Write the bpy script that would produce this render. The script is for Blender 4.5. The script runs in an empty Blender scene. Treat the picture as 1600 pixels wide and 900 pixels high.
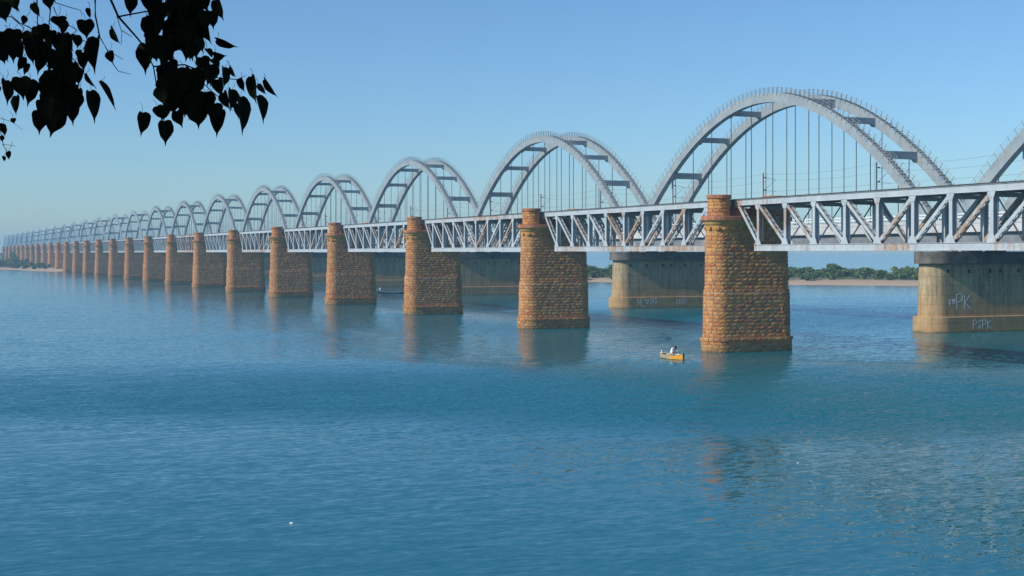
import bpy, bmesh, math, random
import numpy as np
from mathutils import Vector, Matrix

random.seed(7)
RNG = np.random.default_rng(11)
SC = bpy.context.scene
COL = SC.collection

# ------------------------------------------------------------------ camera, sky, sun, exposure
F_PX, XV, HOR = 2180.0, -136.0, 395.2
TH = math.atan((800 - XV) / F_PX)
CT, ST = math.cos(TH), math.sin(TH)
CAM_H = 10.25

cam_d = bpy.data.cameras.new("camera")
cam = bpy.data.objects.new("camera", cam_d)
COL.objects.link(cam)
cam.location = (0, 0, CAM_H)
cam.rotation_euler = (math.pi / 2, 0, -TH)
cam_d.sensor_width = 36.0
cam_d.lens = F_PX / 1600 * 36.0
cam_d.shift_y = -(450 - HOR) / 1600
cam_d.clip_start = 0.1
cam_d.clip_end = 30000
SC.camera = cam

SUN_EL = math.radians(34.0)
SUN_AZ = math.atan2(-1.0, -0.052)          # bearing of the sun, clockwise from +Y
to_sun = Vector((math.sin(SUN_AZ) * math.cos(SUN_EL), math.cos(SUN_AZ) * math.cos(SUN_EL), math.sin(SUN_EL)))

world = bpy.data.worlds.new("World")
SC.world = world
world.use_nodes = True
wn = world.node_tree
bg = wn.nodes["Background"]
sky = wn.nodes.new("ShaderNodeTexSky")
sky.sky_type = 'NISHITA'
sky.sun_disc = False
sky.sun_elevation = SUN_EL
sky.sun_rotation = SUN_AZ
sky.altitude = 10
sky.air_density = 1.0
sky.dust_density = 0.4
sky.ozone_density = 6.0
tint = wn.nodes.new("ShaderNodeMix")                 # white balance of the picture, the same for the whole sky
tint.data_type = 'RGBA'
tint.blend_type = 'MULTIPLY'
tint.inputs[0].default_value = 1.0
tint.inputs[7].default_value = (0.82, 0.98, 1.06, 1)
wn.links.new(sky.outputs[0], tint.inputs[6])
wn.links.new(tint.outputs[2], bg.inputs[0])
bg.inputs[1].default_value = 0.125

sun_d = bpy.data.lights.new("sun", 'SUN')
sun_d.energy = 4.3
sun_d.angle = math.radians(0.53)
sun_d.color = (1.0, 0.945, 0.85)
sun = bpy.data.objects.new("sun", sun_d)
COL.objects.link(sun)
sun.location = (-60, 0, 80)
sun.rotation_euler = to_sun.to_track_quat('Z', 'Y').to_euler()

SC.view_settings.view_transform = 'Standard'
SC.view_settings.look = 'None'
SC.view_settings.exposure = 0.0
SC.view_settings.gamma = 1.0
SC.view_settings.use_curve_mapping = False
SC.render.engine = 'CYCLES'
SC.cycles.use_denoising = True
SC.cycles.max_bounces = 8
SC.cycles.volume_bounces = 4
SC.cycles.transparent_max_bounces = 8
SC.cycles.sample_clamp_indirect = 6.0


def cam2w(X, d, z=0.0):
    """metres right of the viewpoint, metres ahead of it -> world"""
    return (X * CT + d * ST, -X * ST + d * CT, z)


# ------------------------------------------------------------------ mesh helpers
class MB:
    def __init__(self):
        self.v = []
        self.f = []
        self.m = []

    def add(self, verts, faces, mi=0):
        o = len(self.v)
        self.v.extend([tuple(p) for p in verts])
        self.f.extend([tuple(i + o for i in q) for q in faces])
        self.m.extend([mi] * len(faces))
        return self

    def box(self, x0, x1, y0, y1, z0, z1, mi=0):
        v = [(x0, y0, z0), (x1, y0, z0), (x1, y1, z0), (x0, y1, z0), (x0, y0, z1), (x1, y0, z1), (x1, y1, z1), (x0, y1, z1)]
        return self.add(v, [(3, 2, 1, 0), (4, 5, 6, 7), (0, 1, 5, 4), (1, 2, 6, 5), (2, 3, 7, 6), (3, 0, 4, 7)], mi)

    def beam(self, p0, p1, w, h, up=(0, 0, 1), mi=0):
        """bar from p0 to p1, w across, h along 'up'"""
        p0, p1 = Vector(p0), Vector(p1)
        t = (p1 - p0).normalized()
        u = Vector(up)
        s = t.cross(u)
        if s.length < 1e-4:
            s = t.cross(Vector((1, 0, 0)))
        s.normalize()
        u = s.cross(t).normalized()
        v = []
        for p in (p0, p1):
            for a, b in ((-1, -1), (1, -1), (1, 1), (-1, 1)):
                v.append(p + s * (a * w / 2) + u * (b * h / 2))
        return self.add(v, [(3, 2, 1, 0), (4, 5, 6, 7), (0, 1, 5, 4), (1, 2, 6, 5), (2, 3, 7, 6), (3, 0, 4, 7)], mi)

    def tube(self, pts, rads, n=6, mi=0):
        pts = [Vector(p) for p in pts]
        if not hasattr(rads, '__len__'):
            rads = [rads] * len(pts)
        o = len(self.v)
        for i, p in enumerate(pts):
            a = pts[max(0, i - 1)]
            b = pts[min(len(pts) - 1, i + 1)]
            t = (b - a).normalized()
            s = t.cross(Vector((0.123, 0.31, 0.94)))
            if s.length < 1e-3:
                s = t.cross(Vector((1, 0, 0)))
            s.normalize()
            u = s.cross(t)
            for k in range(n):
                an = 2 * math.pi * k / n
                self.v.append(tuple(p + (s * math.cos(an) + u * math.sin(an)) * rads[i]))
        nf = 0
        for i in range(len(pts) - 1):
            for k in range(n):
                a = o + i * n + k
                b = o + i * n + (k + 1) % n
                self.f.append((a, b, b + n, a + n))
                nf += 1
        self.f.append(tuple(o + k for k in range(n))[::-1])
        self.f.append(tuple(o + (len(pts) - 1) * n + k for k in range(n)))
        self.m.extend([mi] * (nf + 2))
        return self

    def mesh(self, name, mats, smooth=False):
        me = bpy.data.meshes.new(name)
        me.from_pydata(self.v, [], self.f)
        for m in (mats if isinstance(mats, (list, tuple)) else [mats]):
            me.materials.append(m)
        if any(self.m):
            me.polygons.foreach_set('material_index', self.m)
        if smooth:
            me.polygons.foreach_set('use_smooth', [True] * len(me.polygons))
        me.update()
        return me

    def build(self, name, mats, parent=None, smooth=False, loc=None):
        return link(name, self.mesh(name, mats, smooth), parent, loc)


def link(name, me, parent=None, loc=None):
    o = bpy.data.objects.new(name, me)
    COL.objects.link(o)
    if parent is not None:
        o.parent = parent
    if loc is not None:
        o.location = loc
    return o


def empty(name, loc=(0, 0, 0), rz=0.0):
    o = bpy.data.objects.new(name, None)
    o.empty_display_size = 0.5
    COL.objects.link(o)
    o.location = loc
    o.rotation_euler = (0, 0, rz)
    return o


def tag(o, label=None, cat=None, group=None, kind=None):
    if label:
        o['label'] = label
    if cat:
        o['category'] = cat
    if group:
        o['group'] = group
    if kind:
        o['kind'] = kind
    return o


def copy_tree(o, parent=None):
    c = o.copy()
    COL.objects.link(c)
    c.parent = parent
    for ch in KIDS.get(o.name, []):
        copy_tree(ch, c)
    return c


KIDS = {}


def index_kids():
    KIDS.clear()
    for o in bpy.data.objects:
        if o.parent:
            KIDS.setdefault(o.parent.name, []).append(o)


ORD = ['first', 'second', 'third', 'fourth', 'fifth', 'sixth', 'seventh', 'eighth', 'ninth', 'tenth', 'eleventh', 'twelfth',
       'thirteenth', 'fourteenth', 'fifteenth', 'sixteenth', 'seventeenth', 'eighteenth', 'nineteenth', 'twentieth',
       'twenty-first', 'twenty-second', 'twenty-third', 'twenty-fourth', 'twenty-fifth', 'twenty-sixth', 'twenty-seventh',
       'twenty-eighth', 'twenty-ninth', 'thirtieth', 'thirty-first', 'thirty-second']


# ------------------------------------------------------------------ materials
class NT:
    """small helper around a material's node tree"""

    def __init__(self, name):
        self.mat = bpy.data.materials.new(name)
        self.mat.use_nodes = True
        self.t = self.mat.node_tree
        self.n = self.t.nodes
        self.p = self.n['Principled BSDF']

    def node(self, typ, **kw):
        n = self.n.new(typ)
        for k, v in kw.items():
            setattr(n, k, v)
        return n

    def link(self, a, b):
        self.t.links.new(a, b)

    def coords(self, kind='Object', scale=(1, 1, 1), loc=(0, 0, 0), rot=(0, 0, 0)):
        if kind == 'World':
            g = self.node('ShaderNodeNewGeometry').outputs['Position']
        else:
            g = self.node('ShaderNodeTexCoord').outputs[kind]
        m = self.node('ShaderNodeMapping')
        m.inputs['Scale'].default_value = scale
        m.inputs['Location'].default_value = loc
        m.inputs['Rotation'].default_value = rot
        self.link(g, m.inputs['Vector'])
        return m.outputs[0]

    def noise(self, vec, scale, detail=4, rough=0.55, dist=0.0):
        n = self.node('ShaderNodeTexNoise')
        n.inputs['Scale'].default_value = scale
        n.inputs['Detail'].default_value = detail
        n.inputs['Roughness'].default_value = rough
        n.inputs['Distortion'].default_value = dist
        self.link(vec, n.inputs['Vector'])
        return n.outputs['Fac']

    def ramp(self, fac, stops, interp='LINEAR'):
        r = self.node('ShaderNodeValToRGB')
        cr = r.color_ramp
        cr.interpolation = interp
        while len(cr.elements) < len(stops):
            cr.elements.new(0.5)
        for e, (p, c) in zip(cr.elements, stops):
            e.position = p
            e.color = (c[0], c[1], c[2], 1) if hasattr(c, '__len__') else (c, c, c, 1)
        self.link(fac, r.inputs[0])
        return r.outputs[0]

    def mix(self, fac, a, b, mode='MIX'):
        m = self.node('ShaderNodeMix', data_type='RGBA', blend_type=mode)
        for sock, val in ((m.inputs[0], fac), (m.inputs[6], a), (m.inputs[7], b)):
            if hasattr(val, 'links'):
                self.link(val, sock)
            elif hasattr(val, '__len__'):
                sock.default_value = (val[0], val[1], val[2], 1)
            else:
                sock.default_value = val
        return m.outputs[2]

    def math(self, op, a, b=0.0, clamp=False):
        m = self.node('ShaderNodeMath', operation=op, use_clamp=clamp)
        for sock, val in ((m.inputs[0], a), (m.inputs[1], b)):
            if hasattr(val, 'links'):
                self.link(val, sock)
            else:
                sock.default_value = val
        return m.outputs[0]

    def bump(self, height, strength=0.3, dist=0.05):
        b = self.node('ShaderNodeBump')
        b.inputs['Strength'].default_value = strength
        b.inputs['Distance'].default_value = dist
        self.link(height, b.inputs['Height'])
        self.link(b.outputs[0], self.p.inputs['Normal'])
        return b

    def set(self, col=None, rough=None, spec=None, metal=None):
        if col is not None:
            if hasattr(col, 'links'):
                self.link(col, self.p.inputs['Base Color'])
            else:
                self.p.inputs['Base Color'].default_value = (col[0], col[1], col[2], 1)
        if rough is not None:
            if hasattr(rough, 'links'):
                self.link(rough, self.p.inputs['Roughness'])
            else:
                self.p.inputs['Roughness'].default_value = rough
        if spec is not None:
            self.p.inputs['Specular IOR Level'].default_value = spec
        if metal is not None:
            self.p.inputs['Metallic'].default_value = metal
        return self.mat


def mat_stone(name, single):
    N = NT(name)
    if single:
        rnd = N.node('ShaderNodeObjectInfo').outputs['Random']
    else:
        a = N.node('ShaderNodeAttribute', attribute_name='tint')
        rnd = a.outputs['Fac']
    col = N.ramp(rnd, [(0.0, (0.42, 0.145, 0.055)), (0.14, (0.52, 0.20, 0.06)), (0.3, (0.60, 0.265, 0.075)), (0.46, (0.63, 0.325, 0.10)),
                       (0.6, (0.55, 0.23, 0.075)), (0.72, (0.42, 0.165, 0.08)), (0.84, (0.60, 0.275, 0.075)), (0.94, (0.54, 0.295, 0.11)), (1.0, (0.47, 0.19, 0.085))])
    w = N.coords('World')
    n1 = N.noise(w, 3.2, 5, 0.65)
    col = N.mix(N.ramp(n1, [(0.35, 0.0), (0.8, 0.45)]), col, (0.24, 0.13, 0.06))
    n2 = N.noise(N.coords('World', (0.5, 0.5, 0.12)), 1.3, 4, 0.6)
    col = N.mix(N.ramp(n2, [(0.52, 0.0), (0.75, 0.45)]), col, (0.22, 0.15, 0.07))
    sep = N.node('ShaderNodeSeparateXYZ')
    N.link(w, sep.inputs[0])
    wet = N.ramp(sep.outputs['Z'], [(0.0, 0.75), (0.35, 0.35), (1.0, 0.0)])   # weed and silt at the waterline, fading by 1 m
    col = N.mix(wet, col, (0.11, 0.11, 0.05))
    N.bump(N.noise(w, 14, 4, 0.7), 0.6, 0.03)
    return N.set(col, 0.9, 0.25)


def mat_plain(name, col, rough=0.7, var=0.25, scale=2.0, spec=0.3, bump=0.0, world=True):
    N = NT(name)
    w = N.coords('World' if world else 'Object')
    n = N.noise(w, scale, 5, 0.6)
    dark = tuple(c * (1 - var) for c in col)
    lite = tuple(min(1, c * (1 + var * 0.6)) for c in col)
    c = N.ramp(n, [(0.3, dark), (0.7, lite)])
    if bump:
        N.bump(n, bump, 0.05)
    return N.set(c, rough, spec)


def mat_paint(name, col, rust, rough=0.5, random_rust=True):
    """grey bridge paint with streaks of rust"""
    N = NT(name)
    w = N.coords('World')
    c = N.ramp(N.noise(w, 0.9, 5, 0.65), [(0.3, tuple(x * 0.82 for x in col)), (0.7, tuple(min(1, x * 1.08) for x in col))])
    n = N.noise(N.coords('World', (1.2, 1.2, 0.35)), 1.6, 6, 0.7)
    n2 = N.noise(w, 0.16, 3, 0.5)
    f = N.math('ADD', N.math('MULTIPLY', n, 0.6), N.math('MULTIPLY', n2, 0.55))
    if random_rust:
        r = N.node('ShaderNodeObjectInfo').outputs['Random']
        f = N.math('ADD', f, N.math('MULTIPLY', N.math('POWER', r, 5.0), 0.16))
    fac = N.ramp(f, [(rust, 0.0), (rust + 0.12, 0.75)])
    c = N.mix(fac, c, N.ramp(N.noise(w, 5, 4, 0.6), [(0.3, (0.20, 0.085, 0.03)), (0.7, (0.46, 0.25, 0.10))]))
    N.bump(N.noise(w, 9, 3, 0.6), 0.12, 0.02)
    return N.set(c, rough, 0.35)


def mat_arch():
    N = NT('arch_concrete')
    w = N.coords('World')
    c = N.ramp(N.noise(w, 0.55, 6, 0.7), [(0.3, (0.20, 0.25, 0.275)), (0.7, (0.33, 0.385, 0.415))])
    n = N.noise(N.coords('World', (2, 2, 0.3)), 1.2, 5, 0.7)
    c = N.mix(N.ramp(n, [(0.52, 0.0), (0.78, 0.55)]), c, (0.20, 0.19, 0.16))
    n2 = N.noise(w, 0.9, 4, 0.6)
    c = N.mix(N.ramp(n2, [(0.5, 0.0), (0.7, 0.65)]), c, (0.33, 0.32, 0.27))
    N.bump(N.noise(w, 6, 4, 0.6), 0.15, 0.02)
    return N.set(c, 0.85, 0.25)


def mat_pier_concrete():
    N = NT('pier_concrete')
    w = N.coords('World')
    base = N.ramp(N.noise(w, 0.5, 6, 0.7), [(0.28, (0.30, 0.22, 0.125)), (0.7, (0.56, 0.44, 0.26))])
    # rain streaks and tide stains, both with outlines of their own
    s = N.noise(N.coords('World', (1.6, 1.6, 0.10)), 1.5, 5, 0.7)
    base = N.mix(N.ramp(s, [(0.47, 0.0), (0.68, 0.75)]), base, (0.11, 0.095, 0.07))
    sep = N.node('ShaderNodeSeparateXYZ')
    N.link(w, sep.inputs[0])
    zz = N.math('ADD', N.math('MULTIPLY', sep.outputs['Z'], 0.1), N.math('MULTIPLY', N.noise(w, 0.6, 4, 0.6), 0.12))
    base = N.mix(N.ramp(zz, [(0.0, 0.75), (0.12, 0.55), (0.42, 0.35), (0.62, 0.0)]), base, (0.42, 0.225, 0.075))   # silt colour of the flood line
    base = N.mix(N.ramp(N.math('ADD', zz, 0.0), [(0.05, 0.8), (0.085, 0.0)]), base, (0.09, 0.09, 0.045))
    lines = N.node('ShaderNodeTexWave', wave_type='BANDS', bands_direction='Z', wave_profile='SAW')
    lines.inputs['Scale'].default_value = 0.262
    N.link(w, lines.inputs['Vector'])
    ln = N.ramp(lines.outputs['Fac'], [(0.0, 0.0), (0.06, 1.0)])
    base = N.mix(ln, N.mix(0.65, base, (0.10, 0.09, 0.07)), base)
    N.bump(N.math('ADD', N.math('MULTIPLY', ln, 0.8), N.noise(w, 3, 5, 0.65)), 0.35, 0.03)
    return N.set(base, 0.88, 0.25)


def mat_leaf(name, c1, c2, rough=0.5, world=True, scale=0.35):
    N = NT(name)
    n = N.noise(N.coords('World'), scale, 4, 0.6)
    r = N.node('ShaderNodeAttribute', attribute_name='tint').outputs['Fac']
    f = N.math('ADD', N.math('MULTIPLY', n, 0.7), N.math('MULTIPLY', r, 0.35))
    return N.set(N.ramp(f, [(0.25, c1), (0.8, c2)]), rough, 0.3)


M = {}
M['stone'] = mat_stone('stone_single', True)
M['stone_set'] = mat_stone('stone_set', False)
M['mortar'] = mat_plain('mortar', (0.50, 0.42, 0.31), 0.95, 0.3, 2.5)
M['ledge'] = mat_plain('ledge_stone', (0.40, 0.17, 0.085), 0.9, 0.45, 1.3, bump=0.3)
M['moulding'] = mat_plain('moulding_stone', (0.46, 0.30, 0.10), 0.9, 0.4, 1.4, bump=0.3)
M['truss'] = mat_paint('truss_paint', (0.43, 0.48, 0.505), 0.66)
M['truss_rust'] = mat_paint('truss_paint_rusted', (0.46, 0.49, 0.50), 0.53)
M['truss_dark'] = mat_paint('bracing_paint', (0.33, 0.37, 0.39), 0.60)
M['rusty'] = mat_paint('rusty_plate', (0.30, 0.26, 0.22), 0.42)
M['deck_top'] = mat_plain('deck_top', (0.07, 0.065, 0.06), 0.9, 0.4, 2.0)
M['arch'] = mat_arch()
M['pierc'] = mat_pier_concrete()
M['cap'] = mat_plain('cap_concrete', (0.15, 0.14, 0.12), 0.92, 0.5, 0.9, bump=0.3)
M['girder'] = mat_plain('deck_concrete', (0.50, 0.50, 0.48), 0.85, 0.22, 0.8)
M['girder_shade'] = mat_plain('girder_shaded', (0.20, 0.21, 0.22), 0.7, 0.3, 0.8)  # darker than the slab: shade beneath the deck put into the girder colour
M['railing'] = mat_plain('railing_paint', (0.30, 0.32, 0.31), 0.5, 0.15, 2.0)
M['white_rail'] = mat_plain('white_railing', (0.78, 0.78, 0.76), 0.5, 0.1, 2.0)
M['hanger'] = mat_plain('hanger_steel', (0.06, 0.065, 0.07), 0.55, 0.3, 1.5)
M['mast'] = mat_plain('mast_zinc', (0.5, 0.51, 0.5), 0.45, 0.15, 2.0, spec=0.5)
M['insul'] = mat_plain('insulator', (0.08, 0.05, 0.045), 0.35, 0.2, 4.0)
M['wire'] = mat_plain('wire_copper', (0.10, 0.09, 0.085), 0.5, 0.2, 3.0)
M['graffiti'] = mat_plain('chalk_paint', (0.82, 0.84, 0.86), 0.9, 0.2, 8.0)
M['hole'] = mat_plain('weep_hole_dark', (0.03, 0.028, 0.025), 0.8, 0.3, 5.0)  # near-black tone stands in for the shade inside weep holes


# ------------------------------------------------------------------ water
def make_water():
    xs = [-9000, -900, -200, 0, 40, 80, 120, 200, 400, 900, 9000]
    ys = [-9000, -900, -200, 0, 40, 80, 120, 200, 400, 900, 2500, 15000]
    v = [(x, y, 0) for y in ys for x in xs]
    nx = len(xs)
    fcs = [(j * nx + i, j * nx + i + 1, (j + 1) * nx + i + 1, (j + 1) * nx + i) for j in range(len(ys) - 1) for i in range(nx - 1)]
    mb = MB().add(v, fcs)
    N = NT('river_water')
    N.set((0.003, 0.122, 0.152), 0.05, None)
    N.p.inputs['IOR'].default_value = 1.33
    RZ = (0, 0, TH)          # ripples drift straight in to the near bank
    # gusts: broad lanes of rougher ripples; one lane lies just off the near piers
    gn = N.noise(N.coords('World', (0.006, 0.022, 1), (3.1, 0.9, 0), RZ), 1.0, 3, 0.5, 0.3)
    sep = N.node('ShaderNodeSeparateXYZ')
    N.link(N.coords('World', (1, 1, 1), (0, 0, 0), RZ), sep.inputs[0])
    far = N.math('ADD', N.math('MULTIPLY', sep.outputs['Y'], 0.01), N.math('MULTIPLY', gn, 0.34))   # 100 m = 1
    lane = N.ramp(N.math('MULTIPLY', far, 0.25), [(0.225, 0.0), (0.27, 1.0), (0.305, 1.0), (0.365, 0.32), (0.43, 0.36), (0.60, 0.50), (1.0, 0.12)])
    lane = N.math('MULTIPLY', lane, N.ramp(N.math('ADD', N.math('MULTIPLY', sep.outputs['X'], 0.01), 0.5), [(0.0, 0.45), (0.65, 1.0)]))   # sheltered to the left
    gust = N.math('ADD', N.math('MULTIPLY', lane, 0.8), N.math('MULTIPLY', N.ramp(gn, [(0.40, 0.0), (0.65, 1.0)]), 0.12))
    # ripple slopes: along the drift (s1) and across it (s2)
    def slopes(scale, loc, rot, detail, dist):
        n = N.node('ShaderNodeTexNoise')
        n.inputs['Scale'].default_value = 1.0
        n.inputs['Detail'].default_value = detail
        n.inputs['Roughness'].default_value = 0.55
        n.inputs['Distortion'].default_value = dist
        N.link(N.coords('World', scale, loc, rot), n.inputs['Vector'])
        sp = N.node('ShaderNodeSeparateColor')
        N.link(n.outputs['Color'], sp.inputs[0])
        return N.math('SUBTRACT', sp.outputs[0], 0.5), N.math('SUBTRACT', sp.outputs[1], 0.5)
    a1, c1 = slopes((0.24, 0.95, 1), (0, 0, 0), (0, 0, TH + 0.06), 2, 0.5)
    a2, c2 = slopes((1.0, 3.1, 1), (5, 2, 0), (0, 0, TH - 0.12), 2, 0.5)
    a3, c3 = slopes((2.2, 5.5, 1), (1, 7, 0), (0, 0, TH + 0.2), 2, 0.2)
    k12 = N.math('ADD', N.math('MULTIPLY', gust, 1.0), 0.17)
    k3 = N.math('ADD', N.math('MULTIPLY', gust, 1.5), 0.10)
    s1 = N.math('ADD', N.math('MULTIPLY', N.math('ADD', N.math('MULTIPLY', a1, 0.5), a2), k12), N.math('MULTIPLY', a3, k3))
    g1 = N.math('MULTIPLY', gust, 1.6, True)
    s1 = N.math('SUBTRACT', N.math('MULTIPLY', s1, N.math('SUBTRACT', 1.0, g1)), N.math('MULTIPLY', N.math('ABSOLUTE', s1), g1))
    s1 = N.math('SUBTRACT', s1, N.math('ADD', N.math('MULTIPLY', gust, 0.05), 0.018))       # steep lee faces lean towards the near bank
    s2 = N.math('MULTIPLY', N.math('ADD', N.math('MULTIPLY', N.math('ADD', c1, c2), k12), N.math('MULTIPLY', c3, k3)), 0.6)
    nx = N.math('ADD', N.math('MULTIPLY', s2, CT), N.math('MULTIPLY', s1, ST))
    ny = N.math('SUBTRACT', N.math('MULTIPLY', s1, CT), N.math('MULTIPLY', s2, ST))
    cb = N.node('ShaderNodeCombineXYZ')
    N.link(nx, cb.inputs[0])
    N.link(ny, cb.inputs[1])
    cb.inputs[2].default_value = 1.0
    nm = N.node('ShaderNodeVectorMath', operation='NORMALIZE')
    N.link(cb.outputs[0], nm.inputs[0])
    N.link(nm.outputs[0], N.p.inputs['Normal'])
    N.link(N.math('ADD', N.math('MULTIPLY', gust, 0.08), 0.02), N.p.inputs['Roughness'])
    o = mb.build('river_water', N.mat)
    tag(o, kind='structure')
    return o


make_water()


# ------------------------------------------------------------------ near bank (under the viewpoint)
def make_bank():
    N = NT('bank_earth')
    c = N.ramp(N.noise(N.coords('World'), 0.8, 6, 0.7), [(0.3, (0.06, 0.055, 0.03)), (0.7, (0.14, 0.11, 0.07))])
    N.set(c, 0.95, 0.2)
    prof = [(-60, 8.9), (-25, 8.7), (-6, 8.6), (1.5, 8.55), (3.5, 8.0), (9, 4.6), (15, 1.6), (20, -0.4), (26, -2.0)]
    Xs = np.linspace(-160, 120, 57)
    v, f = [], []
    for X in Xs:
        for d, z in prof:
            dd = d + 1.2 * math.sin(X * 0.11) + 0.8 * math.sin(X * 0.31 + 1)
            v.append(cam2w(X, dd, z + 0.12 * math.sin(X * 0.7 + d)))
    m = len(prof)
    for i in range(len(Xs) - 1):
        for j in range(m - 1):
            a = i * m + j
            f.append((a, a + m, a + m + 1, a + 1))
    o = MB().add(v, f).build('riverbank', N.mat, smooth=True)
    tag(o, kind='structure')


make_bank()


# ------------------------------------------------------------------ far island shore
SHORE = [(420, 150), (345, 262), (292, 340), (222, 430), (170, 560), (128, 690), (92, 778), (70, 812), (52, 900), (20, 960), (-120, 1010), (-420, 1060), (-900, 1100)]


def make_shore():
    N = NT('shore_sand')
    w = N.coords('World')
    sep = N.node('ShaderNodeSeparateXYZ')
    N.link(w, sep.inputs[0])
    zz = N.math('ADD', N.math('MULTIPLY', sep.outputs['Z'], 0.4), N.math('MULTIPLY', N.noise(w, 0.06, 5, 0.6), 0.35))
    c = N.ramp(zz, [(0.12, (0.25, 0.17, 0.11)), (0.25, (0.50, 0.36, 0.25)), (0.62, (0.46, 0.34, 0.23)), (0.85, (0.09, 0.12, 0.04))])
    N.set(c, 0.95, 0.2)
    pts = [Vector((x, y, 0)) for x, y in SHORE]
    # resample
    fine = []
    for a, b in zip(pts[:-1], pts[1:]):
        n = max(2, int((b - a).length / 9))
        for k in range(n):
            fine.append(a.lerp(b, k / n))
    fine.append(pts[-1])
    v, f = [], []
    off = [(-4, -0.8), (0, 0.02), (3, 0.45), (9, 0.75), (20, 1.3), (60, 1.8), (150, 2.0), (210, -1.0)]
    m = len(off)
    rr = random.Random(3)
    for i, p in enumerate(fine):
        a = fine[max(0, i - 3)]
        b = fine[min(len(fine) - 1, i + 3)]
        t = (b - a).normalized()
        n = Vector((t.y, -t.x, 0))
        if i < len(fine):
            inland = n if n.x > 0 or n.y > 0 else -n
        far = Vector((0.55, 0.83, 0))
        w_ = 2.2 * math.sin(i * 0.37) + rr.uniform(-1.2, 1.2)
        for o, z in off:
            k = min(1, o / 210) if o > 0 else 0
            d = inland.lerp(far, k)
            q = p + d * (o + w_)
            v.append((q.x, q.y, z + (rr.uniform(-0.12, 0.12) if o > 0 else 0)))
    for i in range(len(fine) - 1):
        for j in range(m - 1):
            a = i * m + j
            f.append((a, a + 1, a + m + 1, a + m))
    o = MB().add(v, f).build('far_shore', N.mat, smooth=True)
    tag(o, kind='structure')
    return fine


SHORE_PTS = make_shore()


def leaf_cloud(centers, radii, n_each, size, seed, squash=0.75):
    """small bent leaf clumps spread through ellipsoids; returns verts, faces, tint"""
    g = np.random.default_rng(seed)
    V, T = [], []
    for (c, r, n) in zip(centers, radii, n_each):
        d = g.normal(size=(n, 3))
        d /= np.linalg.norm(d, axis=1)[:, None]
        rad = g.uniform(0.35, 1.0, n) ** 0.5
        p = np.array(c) + d * rad[:, None] * np.array([r, r, r * squash])
        a = g.normal(size=(n, 3))
        a /= np.linalg.norm(a, axis=1)[:, None]
        b = np.cross(a, g.normal(size=(n, 3)))
        b /= np.linalg.norm(b, axis=1)[:, None] + 1e-9
        s = size * g.uniform(0.6, 1.4, n)[:, None]
        quad = np.stack([p - a * s, p + b * s * 0.6, p + a * s, p - b * s * 0.6], 1)
        V.append(quad.reshape(-1, 3))
        T.append(np.repeat(g.uniform(0, 1, n), 4))
    V = np.concatenate(V)
    F = np.arange(len(V)).reshape(-1, 4)
    return V, F, np.concatenate(T)


def np_mesh(name, V, F, mat, tint=None):
    me = bpy.data.meshes.new(name)
    me.vertices.add(len(V))
    me.vertices.foreach_set('co', np.asarray(V, dtype=np.float32).ravel())
    k = F.shape[1]
    me.loops.add(F.size)
    me.loops.foreach_set('vertex_index', F.astype(np.int32).ravel())
    me.polygons.add(len(F))
    me.polygons.foreach_set('loop_start', np.arange(0, F.size, k, dtype=np.int32))
    me.materials.append(mat)
    me.update(calc_edges=True)
    me.validate()
    if tint is not None:
        at = me.attributes.new('tint', 'FLOAT', 'POINT')
        at.data.foreach_set('value', np.asarray(tint, dtype=np.float32))
    return me


M['scrub'] = mat_leaf('scrub_leaves', (0.035, 0.085, 0.025), (0.16, 0.22, 0.06), 0.7, scale=0.06)


def make_woods():
    rr = random.Random(21)
    def wood(name, rows, label):
        cs, rs, ns = [], [], []
        trunks = MB()
        for (x, y, z, h) in rows:
            trunks.tube([(x, y, z - 0.3), (x + rr.uniform(-.3, .3), y, z + h * 0.5)], [0.16, 0.08], 5)
            for k in range(rr.randint(3, 6)):
                r = h * rr.uniform(0.22, 0.40)
                cs.append((x + rr.uniform(-.45, .45) * h, y + rr.uniform(-.4, .4) * h, z + max(r * 0.5, h - r * rr.uniform(0.8, 2.0))))
                rs.append(r)
                ns.append(int(46 * (0.6 + r)))
        V, F, T = leaf_cloud(cs, rs, ns, 0.42, 5)
        o = link(name, np_mesh(name, V, F, M['scrub'], T))
        tag(o, label, 'woodland', kind='stuff')
        t = trunks.build('trunks', mat_plain(name + '_bark', (0.12, 0.09, 0.06), 0.9), o)
        t['kind'] = 'stuff'
    rows = []
    N = len(SHORE_PTS)
    for i in range(N - 1):
        p, q = SHORE_PTS[i], SHORE_PTS[i + 1]
        if p.y < 200:
            continue
        left = p.y > 640
        for k in range(8 if left else 19):
            u = rr.random()
            dep = rr.uniform(5, 75) if not left else rr.uniform(4, 90)
            if not left and 5.0 < (p.y - 330) < 40 and dep < 22:
                continue                                  # open sand spit
            b = p.lerp(q, u)
            x, y = b.x + 0.62 * dep, b.y + 0.78 * dep
            if left and abs(x - 80) < 9:
                continue                                  # clear of the stone piers
            if abs(x - 128) < 13:
                continue
            h = rr.uniform(2.0, 4.0) * (1.35 if rr.random() < .1 else 1.0) * (1.0 if not left else 1.35) * (0.55 + 0.45 * min(1, dep / 30))
            rows.append((x, y, 0.7 + min(dep, 60) * 0.018, h, left))
    wood('scrub_woodland', [r[:4] for r in rows if not r[4]], 'low green scrub wood on the sandy shore beyond the arches')
    lrows = [r[:4] for r in rows if r[4]]
    for k in range(120):
        x = rr.uniform(-260, 62)
        y = rr.uniform(985, 1150) if x < 20 else rr.uniform(905, 1060)
        lrows.append((x, y + max(0, -x) * 0.25, 1.2, rr.uniform(6, 11)))
    wood('riverside_woodland', lrows, 'dense green trees on the bank at the far left beside the stone piers')


make_woods()


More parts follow.
